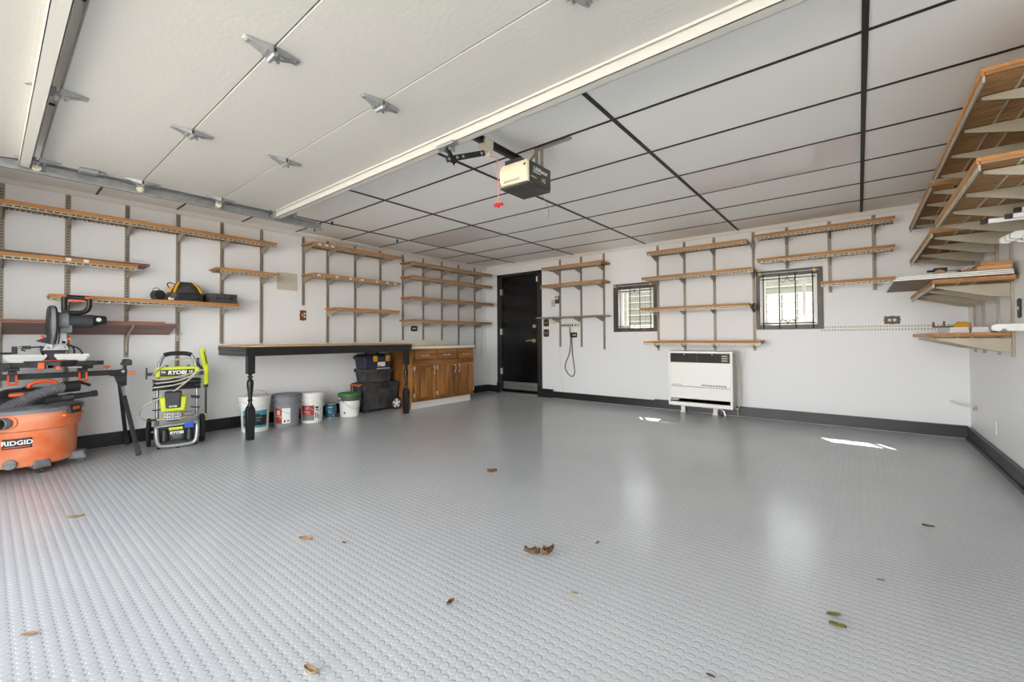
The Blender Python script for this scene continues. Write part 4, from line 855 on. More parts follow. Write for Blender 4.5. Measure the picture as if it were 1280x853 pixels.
# ------------------------------------------------------------------ folding saw stand
BXc, BZ = -5.17, 0.722
st = thing('saw_stand', 'black folding saw stand straddling the orange vacuum', 'saw stand', (BXc, 0.3, 0))
MB().box((BXc-0.02, -0.45, BZ-0.022), (BXc+0.02, 0.80, BZ+0.022)).build('rail', M_blackp, st, bevel=0.004)
for y, sg in ((0.78, 1), (-0.42, -1)):
    MB().hexa([(BXc-0.045, y-0.075, BZ-0.03), (BXc+0.045, y-0.075, BZ-0.03), (BXc+0.045, y+0.03, BZ-0.03), (BXc-0.045, y+0.03, BZ-0.03), (BXc-0.05, y-0.12, BZ+0.005), (BXc+0.05, y-0.12, BZ+0.005), (BXc+0.05, y+0.03, BZ+0.03), (BXc-0.05, y+0.03, BZ+0.03)]).hexa([(BXc-0.04, y-0.02, 0.60), (BXc+0.04, y-0.02, 0.60), (BXc+0.04, y+0.03, 0.60), (BXc-0.04, y+0.03, 0.60), (BXc-0.045, y-0.05, BZ-0.03), (BXc+0.045, y-0.05, BZ-0.03), (BXc+0.045, y+0.03, BZ-0.03), (BXc-0.045, y+0.03, BZ-0.03)]).build('leg_bracket', M_blackp, st, bevel=0.005)
    for fx, fy in ((-4.855, y+sg*0.07), (-5.485, y+sg*0.09)):
        sx = 1 if fx > BXc else -1; top = Vector((BXc+sx*0.03, y-sg*0.01, 0.63)); bot = Vector((fx, fy, 0.0)); d = bot-top
        lg = MB().bar(top, top+d*0.86, 0.036, 0.028, up=(0, 1, 0)).build('leg', M_blackp, st, bevel=0.003)
        MB().bar(top+d*0.84, bot+Vector((0, 0, 0.017)), 0.042, 0.034, up=(0, 1, 0)).build('leg_tip', M_dkgrey, lg, bevel=0.003)
        MB().bar(top+d*0.08+Vector((sx*0.012, 0.0, 0.012)), top+d*0.2+Vector((sx*0.012, 0, 0.012)), 0.03, 0.02, up=(0, 1, 0)).build('leg_sleeve', M_labg, lg)
    MB().cyl((BXc+0.05, y+0.0, BZ+0.01), (BXc+0.07, y+0.0, BZ+0.01), 0.012, 12).build('pivot_bolt', M_steel, st)
    MB().box((BXc-0.07, y+sg*0.03-0.03, BZ+0.06), (BXc+0.07, y+sg*0.03+0.03, BZ+0.085)).cyl((BXc-0.10, y+sg*0.035, BZ+0.095), (BXc+0.10, y+sg*0.035, BZ+0.095), 0.022, 16).box((BXc-0.015, y+sg*0.02-0.012, BZ+0.03), (BXc+0.015, y+sg*0.02+0.012, BZ+0.065)).build('work_support', M_dkgrey, st, bevel=0.004)
    k = MB().cyl((BXc+0.02, y+sg*0.05, BZ), (BXc+0.075, y+sg*0.05, BZ-0.005), 0.008, 8).cbox((BXc+0.085, y+sg*0.05, BZ-0.006), (0.02, 0.045, 0.022)); k.build('clamp_knob', M_orange2, st, bevel=0.004)
    k = MB().cyl((BXc, y-sg*0.10, BZ+0.03), (BXc, y-sg*0.10, BZ+0.05), 0.007, 8).cbox((BXc, y-sg*0.10, BZ+0.055), (0.035, 0.04, 0.018)); k.build('clamp_knob', M_orange2, st, bevel=0.004)
for y in (0.137, 0.527):
    m = MB().box((BXc-0.12, y-0.02, BZ+0.0225), (BXc+0.13, y+0.02, BZ+0.052)).box((BXc+0.02, y-0.026, BZ-0.035), (BXc+0.05, y+0.026, BZ+0.03)); k = m.build('saw_mount', M_dkgrey, st, bevel=0.004)
    MB().box((BXc+0.048, y-0.028, BZ-0.055), (BXc+0.062, y-0.014, BZ+0.022)).box((BXc+0.048, y+0.014, BZ-0.055), (BXc+0.062, y+0.028, BZ+0.022)).box((BXc+0.046, y-0.028, BZ-0.062), (BXc+0.064, y+0.028, BZ-0.045)).build('mount_lever', M_orange2, k, bevel=0.004)

# ------------------------------------------------------------------ mitre saw on the stand
sx = -5.06
sw = thing('mitre_saw', 'black and grey sliding mitre saw mounted on the folding stand', 'mitre saw', (sx, 0.33, 0.78))
b = MB().box((sx-0.10, 0.06, 0.80), (sx+0.06, 0.60, 0.835)).box((sx-0.12, 0.10, 0.778), (sx+0.09, 0.17, 0.80)).box((sx-0.12, 0.50, 0.778), (sx+0.09, 0.56, 0.80)).box((sx-0.02, -0.08, 0.785), (sx+0.02, 0.10, 0.825)).box((sx-0.02, 0.56, 0.80), (sx+0.02, 0.645, 0.835))
b.box((sx+0.03, 0.06, 0.775), (sx+0.065, 0.13, 0.84)).box((sx+0.03, 0.52, 0.775), (sx+0.065, 0.575, 0.84)); b.build('base', M_blackp, sw, bevel=0.005)
tt = MB().cyl((sx, 0.34, 0.80), (sx, 0.34, 0.848), 0.15, 36).box((sx+0.05, 0.30, 0.79), (sx+0.20, 0.38, 0.845)); tt.build('turntable', M_dkgrey, sw, bevel=0.005)
MB().hexa([(sx+0.06, 0.27, 0.848), (sx+0.15, 0.31, 0.848), (sx+0.15, 0.37, 0.848), (sx+0.06, 0.43, 0.848), (sx+0.06, 0.29, 0.854), (sx+0.145, 0.32, 0.852), (sx+0.145, 0.36, 0.852), (sx+0.06, 0.41, 0.854)]).build('kerf_plate', M_orange2, sw)
MB().box((sx+0.20, 0.255, 0.79), (sx+0.225, 0.29, 0.84)).build('mitre_lever', M_orange2, sw, bevel=0.006)
MB().cyl((sx+0.20, 0.36, 0.80), (sx+0.235, 0.36, 0.795), 0.014, 12).build('mitre_knob', M_orange2, sw)
MB().box((sx+0.12, 0.30, 0.79), (sx+0.20, 0.34, 0.82)).box((sx+0.12, 0.42, 0.785), (sx+0.16, 0.50, 0.80)).build('detent_block', M_alu, sw, bevel=0.004)
for y0_, y1_ in ((0.085, 0.315), (0.355, 0.56)):
    m = MB().box((sx-0.03, y0_, 0.872), (sx+0.0, y1_, 0.90)).hexa([(sx-0.03, y0_+0.03, 0.836), (sx, y0_+0.03, 0.836), (sx, y1_-0.03, 0.836), (sx-0.03, y1_-0.03, 0.836), (sx-0.03, y0_+0.005, 0.872), (sx, y0_+0.005, 0.872), (sx, y1_-0.005, 0.872), (sx-0.03, y1_-0.005, 0.872)]); m.build('fence', M_saww, sw, bevel=0.003)
MB().box((sx-0.02, 0.13, 0.905), (sx+0.0, 0.16, 0.965)).build('hold_down_post', M_blackp, sw, bevel=0.003)
MB().cyl((sx-0.01, 0.02, 0.912), (sx-0.01, 0.16, 0.912), 0.007, 8).build('hold_down_arm', M_blackp, sw)
# pivot support and slide rods
m = MB().hexa([(sx-0.14, 0.30, 0.848), (sx-0.02, 0.30, 0.848), (sx-0.02, 0.40, 0.848), (sx-0.14, 0.40, 0.848), (sx-0.14, 0.28, 0.95), (sx-0.01, 0.28, 0.95), (sx-0.01, 0.43, 0.95), (sx-0.14, 0.43, 0.95)]); m.build('pivot', M_dkgrey, sw, bevel=0.006)
m = MB().hexa([(sx-0.06, 0.285, 0.93), (sx+0.01, 0.285, 0.93), (sx+0.01, 0.44, 0.93), (sx-0.06, 0.44, 0.93), (sx-0.06, 0.31, 0.985), (sx+0.01, 0.31, 0.985), (sx+0.01, 0.42, 0.985), (sx-0.06, 0.42, 0.985)]).cyl((sx+0.012, 0.32, 0.955), (sx+0.03, 0.32, 0.955), 0.01, 10).cyl((sx+0.012, 0.40, 0.955), (sx+0.03, 0.40, 0.955), 0.012, 10); m.build('trunnion', M_alu, sw, bevel=0.004)
for yy in (0.355, 0.405): MB().cyl((sx-0.30, yy, 0.995), (sx+0.02, yy, 0.995), 0.012, 14).build('slide_rod', M_steel, sw)
m = MB().hexa([(sx-0.04, 0.375, 0.98), (sx+0.02, 0.375, 0.98), (sx+0.02, 0.43, 0.98), (sx-0.04, 0.43, 0.98), (sx-0.04, 0.385, 1.12), (sx+0.02, 0.385, 1.12), (sx+0.02, 0.42, 1.12), (sx-0.04, 0.42, 1.12)]); m.build('swing_arm', M_alu, sw, bevel=0.006)
# blade guard seen edge-on: a thick disc housing across x
gy0, gy1, gz, gr = 0.312, 0.366, 1.135, 0.158
def disc(y0_, y1_, r, n=44, c=(sx+0.0, gz)): return MB().skin([[]]) if False else None
m = MB(); rings = []
for yy, rr in ((gy0, 0.135), (gy0+0.006, gr-0.006), (gy0+0.02, gr), (gy1-0.02, gr), (gy1-0.006, gr-0.006), (gy1, 0.135)): rings.append(m.ring((sx, yy, gz), Vector((1, 0, 0)), Vector((0, 0, 1)), rr, 44))
m.skin(rings); gd = m.build('blade_guard', M_dkgrey, sw)
m = MB(); rings = []
for yy, rr in ((gy0+0.016, gr+0.0015), (gy1-0.016, gr+0.0015)): rings.append(m.ring((sx, yy, gz), Vector((1, 0, 0)), Vector((0, 0, 1)), rr, 44))
m.skin(rings); m.build('guard_rim', M_mdgrey, gd)
MB().cyl((sx, 0.339, 1.10), (sx, 0.3415, 1.10), 0.15, 44).build('blade', M_steel, sw)
# gear case, motor, end cap
m = MB().cyl((sx+0.01, gy1, 1.165), (sx+0.01, 0.43, 1.165), 0.075, 24).box((sx-0.05, 0.375, 1.07), (sx+0.06, 0.45, 1.17)); m.build('gear_case', M_mdgrey, sw, bevel=0.005)
m = MB().cyl((sx+0.01, 0.43, 1.168), (sx+0.01, 0.455, 1.168), 0.062, 24).cyl((sx+0.01, 0.455, 1.168), (sx+0.01, 0.57, 1.170), 0.054, 24, r1=0.056); m.build('motor', M_dkgrey, sw)
m = MB().cyl((sx+0.01, 0.57, 1.176), (sx+0.01, 0.66, 1.184), 0.048, 20, r1=0.034); mc = m.build('motor_cap', M_blackp, sw, bevel=0.006)
MB().cyl((sx+0.058, 0.605, 1.184), (sx+0.061, 0.606, 1.184), 0.017, 18).build('brand_disc', M_labw, mc)
# D handle on top
hp = [(sx+0.02, 0.405, 1.365), (sx+0.02, 0.54, 1.365), (sx+0.02, 0.552, 1.35), (sx+0.02, 0.55, 1.275), (sx+0.02, 0.515, 1.24), (sx+0.02, 0.43, 1.238), (sx+0.02, 0.405, 1.225)]
m = MB().tube(hp+[hp[0], (sx+0.02, 0.41, 1.366)], 0.019, 10, smooth=1); m.box((sx+0.0, 0.39, 1.19), (sx+0.04, 0.43, 1.26)); hd = m.build('handle', M_blackp, sw)
MB().bar((sx+0.02, 0.43, 1.342), (sx+0.02, 0.525, 1.342), 0.018, 0.014).build('trigger', M_orange2, hd, bevel=0.003)
MB().cbox((sx+0.028, 0.40, 1.372), (0.03, 0.03, 0.014)).cbox((sx+0.028, 0.54, 1.365), (0.03, 0.035, 0.014)).build('handle_accent', M_orange2, hd, bevel=0.004)
MB().cyl((sx-0.04, 0.435, 1.03), (sx+0.04, 0.435, 1.025), 0.008, 8).cbox((sx+0.05, 0.435, 1.02), (0.02, 0.024, 0.02)).build('depth_knob', M_orange2, sw, bevel=0.004)
MB().hexa([(sx-0.02, 0.25, 1.005), (sx+0.02, 0.25, 1.005), (sx+0.02, 0.315, 0.985), (sx-0.02, 0.315, 0.985), (sx-0.015, 0.262, 1.012), (sx+0.015, 0.262, 1.012), (sx+0.02, 0.315, 1.04), (sx-0.02, 0.315, 1.04)]).build('dust_chute', M_blackp, sw, bevel=0.004)
MB().cyl((sx+0.0, 0.288, 1.03), (sx+0.0, 0.288, 1.052), 0.011, 10).build('release_pin', M_orange2, sw)
m = MB().tube([(sx-0.02, 0.32, 0.87), (sx+0.0, 0.29, 0.90), (sx+0.01, 0.28, 0.935), (sx+0.01, 0.30, 0.962), (sx+0.01, 0.25, 0.958), (sx+0.01, 0.225, 0.955)], 0.006, 8, smooth=2).tube([(sx-0.02, 0.44, 0.965), (sx+0.0, 0.48, 0.955), (sx, 0.51, 0.92), (sx, 0.515, 0.895)], 0.006, 8, smooth=2).tube([(sx-0.01, 0.43, 0.98), (sx+0.0, 0.46, 0.96), (sx, 0.47, 0.92), (sx-0.03, 0.47, 0.90)], 0.006, 8, smooth=2); pc = m.build('power_cord', M_blackp, sw)
MB().cbox((sx+0.01, 0.205, 0.955), (0.03, 0.045, 0.028)).tube([(sx+0.01, 0.19, 0.955), (sx+0.01, 0.18, 0.935), (sx+0.01, 0.20, 0.928)], 0.006, 6).cyl((sx+0.01, 0.185, 0.96), (sx+0.01, 0.165, 0.965), 0.003, 6).cyl((sx+0.01, 0.185, 0.95), (sx+0.01, 0.163, 0.948), 0.003, 6).build('plug', M_blackp, pc, bevel=0.004)

# ------------------------------------------------------------------ lime pressure washer
px = -5.14
pw = thing('pressure_washer', 'lime and black pressure washer on a silver tube frame beside the saw stand', 'pressure washer', (px, 1.19, 0))
ya, yb = 1.03, 1.335
f = MB()
for y in (ya, yb):
    s_ = 1 if y > 1.2 else -1
    f.tube([(px+0.14, y, 0.08), (px+0.13, y, 0.20), (px+0.03, y, 0.245)], 0.019, 12, smooth=2)
f.tube([(px+0.03, ya, 0.23), (px+0.14, ya, 0.215), (px+0.155, ya, 0.14), (px+0.16, ya+0.01, 0.04), (px+0.16, ya+0.06, 0.022), (px+0.16, yb-0.06, 0.022), (px+0.16, yb-0.01, 0.04), (px+0.155, yb, 0.14), (px+0.14, yb, 0.215), (px+0.03, yb, 0.23)], 0.019, 12, smooth=2)
f.build('base_frame', M_tube, pw)
f = MB().tube([(px, ya, 0.08), (px-0.01, ya, 0.45), (px-0.03, ya+0.002, 0.74), (px-0.055, ya+0.03, 0.83), (px-0.065, ya+0.055, 0.868), (px-0.068, ya+0.10, 0.878), (px-0.068, yb-0.10, 0.878), (px-0.065, yb-0.055, 0.868), (px-0.055, yb-0.03, 0.83), (px-0.03, yb-0.002, 0.74), (px-0.01, yb, 0.45), (px, yb, 0.08)], 0.0145, 12, smooth=2); f.build('handle_frame', M_tube, pw)
MB().tube([(px-0.062, ya+0.045, 0.862), (px-0.068, ya+0.09, 0.877), (px-0.069, (ya+yb)/2, 0.879), (px-0.068, yb-0.09, 0.877), (px-0.062, yb-0.045, 0.862)], 0.021, 12, smooth=2).build('grip', M_rubber, pw)
# nameplate panel
MB().box((px-0.03, ya-0.018, 0.655), (px+0.01, ya+0.022, 0.745)).box((px-0.03, yb-0.022, 0.655), (px+0.01, yb+0.012, 0.745)).box((px-0.032, ya+0.02, 0.72), (px+0.006, yb-0.02, 0.752)).box((px-0.03, ya+0.02, 0.648), (px+0.008, yb-0.02, 0.66)).build('panel_frame', M_lime, pw, bevel=0.006)
np_ = MB().box((px-0.02, ya+0.02, 0.66), (px+0.012, yb-0.02, 0.722)).build('panel', M_blackp, pw, bevel=0.004)
letters('RYOBI', 0.05, (px+0.0128, 1.178, 0.694), (0, 1, 0), (0, 0, 1), M_labw, np_, bold=0.0018, shear=0.15)
letters('PSI', 0.026, (px+0.0128, 1.075, 0.70), (0, 1, 0), (0, 0, 1), M_labw, np_, bold=0.0006); letters('HP', 0.026, (px+0.0128, 1.285, 0.70), (0, 1, 0), (0, 0, 1), M_labw, np_, bold=0.0006)
for y, mm in ((1.10, M_labk), (1.265, M_blue)): MB().cyl((px-0.005, y, 0.752), (px-0.005, y, 0.766), 0.012, 12).build('nozzle', mm, pw)
# hook
MB().box((px-0.02, 0.955, 0.672), (px+0.005, ya-0.014, 0.70)).box((px-0.02, 0.945, 0.64), (px+0.005, 0.957, 0.75)).build('cord_hook', M_blackp, pw, bevel=0.003)
MB().box((px-0.02, yb+0.012, 0.66), (px+0.02, yb+0.05, 0.70)).build('gun_clip', M_blackp, pw, bevel=0.003)
# wrapped cord and hoses
c = MB()
for k in range(9):
    z = 0.535+0.012*k+random.uniform(-0.004, 0.004); o = random.uniform(-0.006, 0.006)
    c.tube([(px+0.0, ya-0.03+o, z), (px+0.035, ya-0.01, z+0.006), (px+0.028+o, 1.18, z+random.uniform(-0.01, 0.012)), (px+0.035, yb+0.01, z+0.004), (px+0.0, yb+0.03+o, z), (px-0.04, yb+0.01, z), (px-0.05, 1.18, z), (px-0.04, ya-0.01, z), (px+0.0, ya-0.03+o, z)], 0.006, 6, smooth=2)
for k, z in enumerate((0.455, 0.44, 0.345)): c.tube([(px-0.01, ya-0.03, z), (px+0.02, ya-0.01, z), (px+0.02, ya+0.05, z+0.01)], 0.006, 6, smooth=1).tube([(px+0.02, yb-0.05, z+0.01), (px+0.02, yb+0.01, z-0.005), (px-0.01, yb+0.02, z)], 0.006, 6, smooth=1)
c.build('power_cord', M_blackp, pw)
h = MB()
h.tube([(px+0.02, yb+0.02, 0.715), (px+0.04, yb-0.03, 0.66), (px+0.06, 1.22, 0.575), (px+0.07, 1.10, 0.475), (px+0.07, 1.0, 0.44), (px+0.06, 0.92, 0.385), (px+0.05, 0.90, 0.33), (px+0.06, 0.92, 0.285), (px+0.07, 0.965, 0.262)], 0.008, 8, smooth=3)
h.tube([(px+0.02, yb+0.02, 0.71), (px+0.03, 1.25, 0.60), (px+0.045, 1.15, 0.575), (px+0.045, 1.05, 0.565), (px+0.03, ya-0.03, 0.56)], 0.0075, 8, smooth=2)
h.tube([(px+0.02, yb+0.02, 0.70), (px+0.035, 1.24, 0.63), (px+0.05, 1.14, 0.61), (px+0.04, 1.02, 0.60)], 0.0075, 8, smooth=2)
h.tube([(px+0.02, yb+0.01, 0.695), (px+0.04, 1.22, 0.665), (px+0.045, 1.1, 0.63), (px+0.03, ya-0.03, 0.64), (px+0.0, ya-0.04, 0.66), (px+0.02, ya-0.02, 0.70), (px+0.03, 1.08, 0.78), (px+0.02, 1.17, 0.82), (px+0.02, 1.28, 0.835), (px+0.02, 1.33, 0.80)], 0.0065, 8, smooth=3)
h.build('hose', M_hosewh, pw)
# engine
m = MB().hexa([(px-0.01, 1.065, 0.335), (px+0.14, 1.062, 0.335), (px+0.14, 1.245, 0.335), (px-0.01, 1.245, 0.335), (px-0.01, 1.05, 0.475), (px+0.12, 1.045, 0.475), (px+0.12, 1.26, 0.475), (px-0.01, 1.26, 0.475)]); m.build('engine_shroud', M_lime, pw, bevel=0.018, seg=3)
m = MB().hexa([(px-0.01, 1.095, 0.37), (px+0.157, 1.095, 0.37), (px+0.157, 1.205, 0.37), (px-0.01, 1.205, 0.37), (px-0.01, 1.085, 0.52), (px+0.115, 1.085, 0.52), (px+0.115, 1.215, 0.52), (px-0.01, 1.215, 0.52)]); ec = m.build('engine_cover', M_dkgrey, pw, bevel=0.012)
letters('RYOBI', 0.021, (px+0.1585, 1.15, 0.387), (0, 1, 0), (-0.22, 0, 1), M_labw, ec, bold=0.0006)
MB().box((px+0.125, 1.115, 0.441), (px+0.129, 1.185, 0.444)).box((px+0.118, 1.14, 0.46), (px+0.122, 1.175, 0.464)).build('cover_stripe', M_orange2, ec)
m = MB().cyl((px-0.005, 1.15, 0.235), (px-0.005, 1.15, 0.345), 0.055, 18)
m.build('pump_shaft', M_dkgrey, pw)
m = MB()
for k in range(7): m.cyl((px+0.045+0.008*(k % 2), 1.09+0.021*k, 0.245), (px+0.05, 1.09+0.02*k, 0.325), 0.012, 10)
for z in (0.25, 0.275, 0.30): m.box((px+0.04, 1.08, z), (px+0.085, 1.215, z+0.012))
m.build('pump', M_alu, pw, bevel=0.003)
MB().cyl((px+0.05, 1.23, 0.295), (px+0.05, 1.31, 0.295), 0.026, 16).build('muffler', M_mdgrey, pw, bevel=0.004)
MB().cyl((px+0.07, 1.09, 0.262), (px+0.07, 1.03, 0.262), 0.01, 10).cyl((px+0.07, 1.21, 0.262), (px+0.07, 1.25, 0.262), 0.009, 10).build('fitting', M_brass, pw)
MB().cyl((px+0.07, 1.03, 0.262), (px+0.07, 0.96, 0.262), 0.011, 10).build('hose_end', M_blackp, pw)
# crossbar and tank
MB().cyl((px+0.145, ya, 0.205), (px+0.145, yb, 0.222), 0.012, 10).build('crossbar', M_tube, pw)
m = MB().box((px-0.03, 1.045, 0.06), (px+0.125, 1.32, 0.19)); m.cyl((px+0.125, 1.09, 0.06), (px+0.125, 1.09, 0.175), 0.035, 16, r1=0.025).cyl((px+0.125, 1.275, 0.06), (px+0.125, 1.275, 0.175), 0.035, 16, r1=0.025); tk = m.build('detergent_tank', M_blackp, pw, bevel=0.008)
m = MB().box((px+0.125, 1.125, 0.065), (px+0.15, 1.235, 0.19)).build('front_badge', M_labk, pw, bevel=0.006)
MB().box((px+0.146, 1.12, 0.165), (px+0.155, 1.225, 0.192)).build('badge_top', M_lime, pw, bevel=0.005)
letters('RYOBI', 0.036, (px+0.151, 1.18, 0.138), (0, 1, 0), (0, 0, 1), M_labw, m, bold=0.0014)
MB().box((px+0.15, 1.14, 0.108), (px+0.1515, 1.215, 0.117)).box((px+0.15, 1.15, 0.09), (px+0.1515, 1.21, 0.097)).build('badge_print', M_labg, m)
MB().box((px+0.16, 1.235, 0.175), (px+0.168, 1.305, 0.228)).build('hang_tag', M_blue, pw, bevel=0.002)
for y, yy in ((0.985, 0.955), (1.355, 1.40)):
    w = MB().cyl((px-0.03, min(y, yy)-0.0, 0.135), (px-0.03, max(y, yy), 0.135), 0.135, 32); wl = w.build('wheel', M_rubber, pw, bevel=0.012)
    e = yy+(0.004 if yy > 1.2 else -0.004); MB().cyl((px-0.03, yy, 0.135), (px-0.03, e, 0.135), 0.075, 24).build('wheel_hub', M_dkgrey, wl)
MB().cyl((px-0.03, 0.98, 0.135), (px-0.03, 1.36, 0.135), 0.009, 10).build('axle', M_steel, pw)
MB().cyl((px+0.155, 1.19, 0.0), (px+0.155, 1.19, 0.02), 0.02, 12).cyl((px+0.13, 1.05, 0.0), (px+0.13, 1.05, 0.025), 0.014, 12).cyl((px+0.13, 1.315, 0.0), (px+0.13, 1.315, 0.025), 0.014, 12).build('rubber_foot', M_rubber, pw)
pw.rotation_euler = (0, 0, -0.226)
# spray gun and lance, held by the clip
sg = thing('spray_gun', 'lime spray gun with black lance standing upright at the pressure washer', 'spray gun', (px+0.02, 1.405, 0.2))
gx = px+0.03
MB().bar((gx, 1.405, 0.56), (gx+0.0, 1.405, 0.75), 0.036, 0.045, up=(1, 0, 0)).build('gun_barrel', M_lime, sg, bevel=0.008)
m = MB().hexa([(gx-0.018, 1.38, 0.72), (gx+0.018, 1.38, 0.72), (gx+0.018, 1.43, 0.72), (gx-0.018, 1.43, 0.72), (gx-0.018, 1.35, 0.925), (gx+0.018, 1.35, 0.925), (gx+0.018, 1.39, 0.928), (gx-0.018, 1.39, 0.928)]); gg = m.build('gun_handle', M_lime, sg, bevel=0.008)
MB().bar((gx+0.018, 1.405, 0.77), (gx+0.018, 1.38, 0.89), 0.004, 0.018, up=(1, 0, 0)).build('handle_insert', M_blackp, gg)
MB().tube([(gx, 1.375, 0.72), (gx, 1.345, 0.755), (gx, 1.332, 0.80), (gx, 1.34, 0.83)], 0.012, 8, smooth=2).build('trigger', M_blackp, sg)
MB().cyl((gx, 1.405, 0.535), (gx, 1.405, 0.565), 0.019, 14).cyl((gx, 1.405, 0.25), (gx, 1.405, 0.54), 0.009, 12).build('lance', M_blackp, sg)
MB().cyl((gx+0.0, 1.405, 0.235), (gx, 1.405, 0.27), 0.014, 12).cyl((gx, 1.405, 0.215), (gx, 1.405, 0.237), 0.009, 10).build('nozzle_tip', M_brass, sg)
# ------------------------------------------------------------------ gas wall heater
hx0, hx1, hz0, hz1, hd = -1.985, -1.205, 0.118, 0.832, 0.30
ht = thing('wall_heater', 'white gas wall heater with dark louvre grille under the shelves between the windows', 'wall heater', ((hx0+hx1)/2, YB-0.15, 0))
m = MB(TB); m.box((hx0+0.005, 0.052, hz0), (hx1-0.005, hd-0.02, hz1)); m.build('case', M_heats, ht, bevel=0.006)
m = MB(TB); f = 0.028
m.box((hx0, hd-0.03, hz0), (hx0+f, hd, hz1)).box((hx1-f, hd-0.03, hz0), (hx1, hd, hz1)).box((hx0+f, hd-0.03, hz1-f), (hx1-f, hd, hz1)).box((hx0+f, hd-0.03, hz0), (hx1-f, hd, hz0+0.045)); m.build('front_frame', M_heat, ht, bevel=0.004)
gz1, gz0 = hz1-f-0.002, 0.69
MB(TB).box((hx0+f, hd-0.028, gz0), (hx1-f, hd-0.018, gz1)).build('grille_back', M_labk, ht)
m = MB(TB)
for k in range(6): zz = gz0+0.006+k*(gz1-gz0-0.012)/5.5; m.hexa([(hx0+f+0.004, hd-0.016, zz), (hx1-f-0.11, hd-0.016, zz), (hx1-f-0.11, hd-0.014, zz), (hx0+f+0.004, hd-0.014, zz), (hx0+f+0.004, hd-0.010, zz+0.009), (hx1-f-0.11, hd-0.010, zz+0.009), (hx1-f-0.11, hd-0.006, zz+0.009), (hx0+f+0.004, hd-0.006, zz+0.009)])
m.box((hx0+0.36, hd-0.014, gz0), (hx0+0.372, hd-0.004, gz1)).box((hx1-f-0.106, hd-0.016, gz0+0.004), (hx1-f-0.004, hd-0.006, gz1-0.004)).box((hx0+f, hd-0.018, gz0-0.004), (hx1-f, hd-0.004, gz0)); m.build('louvre_grille', M_grille_slotshade, ht)
m = MB(TB); 
for k in range(3): m.box((hx1-f-0.09, hd-0.006, gz0+0.02+k*0.028), (hx1-f-0.03, hd-0.004, gz0+0.03+k*0.028))
m.build('control_marks', M_beige, ht)
for a in (hx0+0.2, hx1-0.24): MB(TB).box((a, hd-0.010, gz1-0.02), (a+0.012, hd-0.002, gz1-0.006)).build('louvre_tab', M_beige, ht)
MB(TB).box((hx0+f, hd-0.022, 0.375), (hx1-f, hd-0.004, gz0-0.006)).build('upper_panel', M_heat, ht, bevel=0.004)
MB(TB).box((hx0+f, hd-0.022, 0.215), (hx1-f, hd-0.004, 0.366)).build('lower_panel', M_heat, ht, bevel=0.004)
MB(TB).box((hx0+f, hd-0.020, 0.366), (hx1-f, hd-0.012, 0.375)).build('panel_groove', M_tan, ht)
MB(TB).box((hx0+f, hd-0.028, 0.168), (hx1-f, hd-0.02, 0.212)).build('lower_outlet', M_labk, ht)
MB(TB).box((hx0+f, hd-0.03, 0.163), (hx1-f, hd-0.003, 0.170)).box((hx0+f, hd-0.01, 0.185), (hx0+f+0.11, hd-0.006, 0.205)).build('outlet_lip', M_heats, ht)
m = MB(TB)
for a in (hx0+0.05, hx1-0.36): 
    for k in range(9 if a > -1.6 else 4): m.box((a+k*0.033, hd-0.0045, 0.388), (a+k*0.033+0.024, hd-0.0035, 0.396 if a < -1.6 else 0.405))
m.build('front_print', M_labg, ht)
for a in (-1.86, -1.455): MB(TB).box((a-0.028, 0.055, 0.0), (a+0.028, 0.10, hz0+0.002)).box((a-0.034, 0.052, 0.0), (a+0.034, 0.11, 0.012)).build('foot', M_heat, ht, bevel=0.003)
MB(TB).cyl((-1.97, 0.12, hz0-0.005), (-1.97, 0.12, hz0-0.03), 0.012, 8).cyl((-1.94, 0.12, hz0-0.005), (-1.94, 0.12, hz0-0.022), 0.01, 8).tube([(-1.83, 0.075, 0.085), (-1.7, 0.08, 0.075), (-1.5, 0.078, 0.08), (-1.36, 0.08, 0.075), (-1.34, 0.08, 0.0)], 0.011, 8, smooth=1).build('gas_pipe', M_steel, ht)
hc = MB(TB).tube([(-1.215, 0.22, 0.834), (-1.19, 0.19, 0.82), (-1.175, 0.15, 0.70), (-1.172, 0.12, 0.50), (-1.17, 0.10, 0.25), (-1.175, 0.09, 0.13), (-1.20, 0.09, 0.10), (-1.23, 0.10, 0.115)], 0.007, 8, smooth=2).tube([(-1.195, 0.09, 0.10), (-1.196, 0.085, 0.03)], 0.004, 6); hc.build('cord', M_ivory, ht)

# ------------------------------------------------------------------ wall plates, switches and cords
def plate(tf, a, z, w, h, m, lab, cat, name, group=None, th=0.008, bev=0.002):
    t = thing(name, lab, cat, tf((a, 0, z-h/2)), group)
    MB(tf).box((a-w/2, 0.0006, z-h/2), (a+w/2, th, z+h/2)).build('plate', m, t, bevel=bev)
    return t
def sockets(tf, t, a, z, horiz, m, th=0.008, mm=None):
    for s_ in (-1, 1):
        da, dz = (s_*0.02, 0) if horiz else (0, s_*0.02)
        c = tf((a+da, th-0.001, z+dz)); c2 = tf((a+da, th+0.003, z+dz))
        o = MB().cyl(c, c2, 0.0145, 18).build('socket', m, t)
        q = MB(tf)
        if horiz: q.box((a+da-0.006, th+0.003, z+dz+0.003), (a+da+0.004, th+0.0036, z+dz+0.005)).box((a+da-0.006, th+0.003, z+dz-0.005), (a+da+0.004, th+0.0036, z+dz-0.003))
        else: q.box((a-0.005, th+0.003, z+dz-0.004), (a-0.003, th+0.0036, z+dz+0.005)).box((a+0.003, th+0.003, z+dz-0.004), (a+0.005, th+0.0036, z+dz+0.005))
        q.build('slots', M_labk, o)
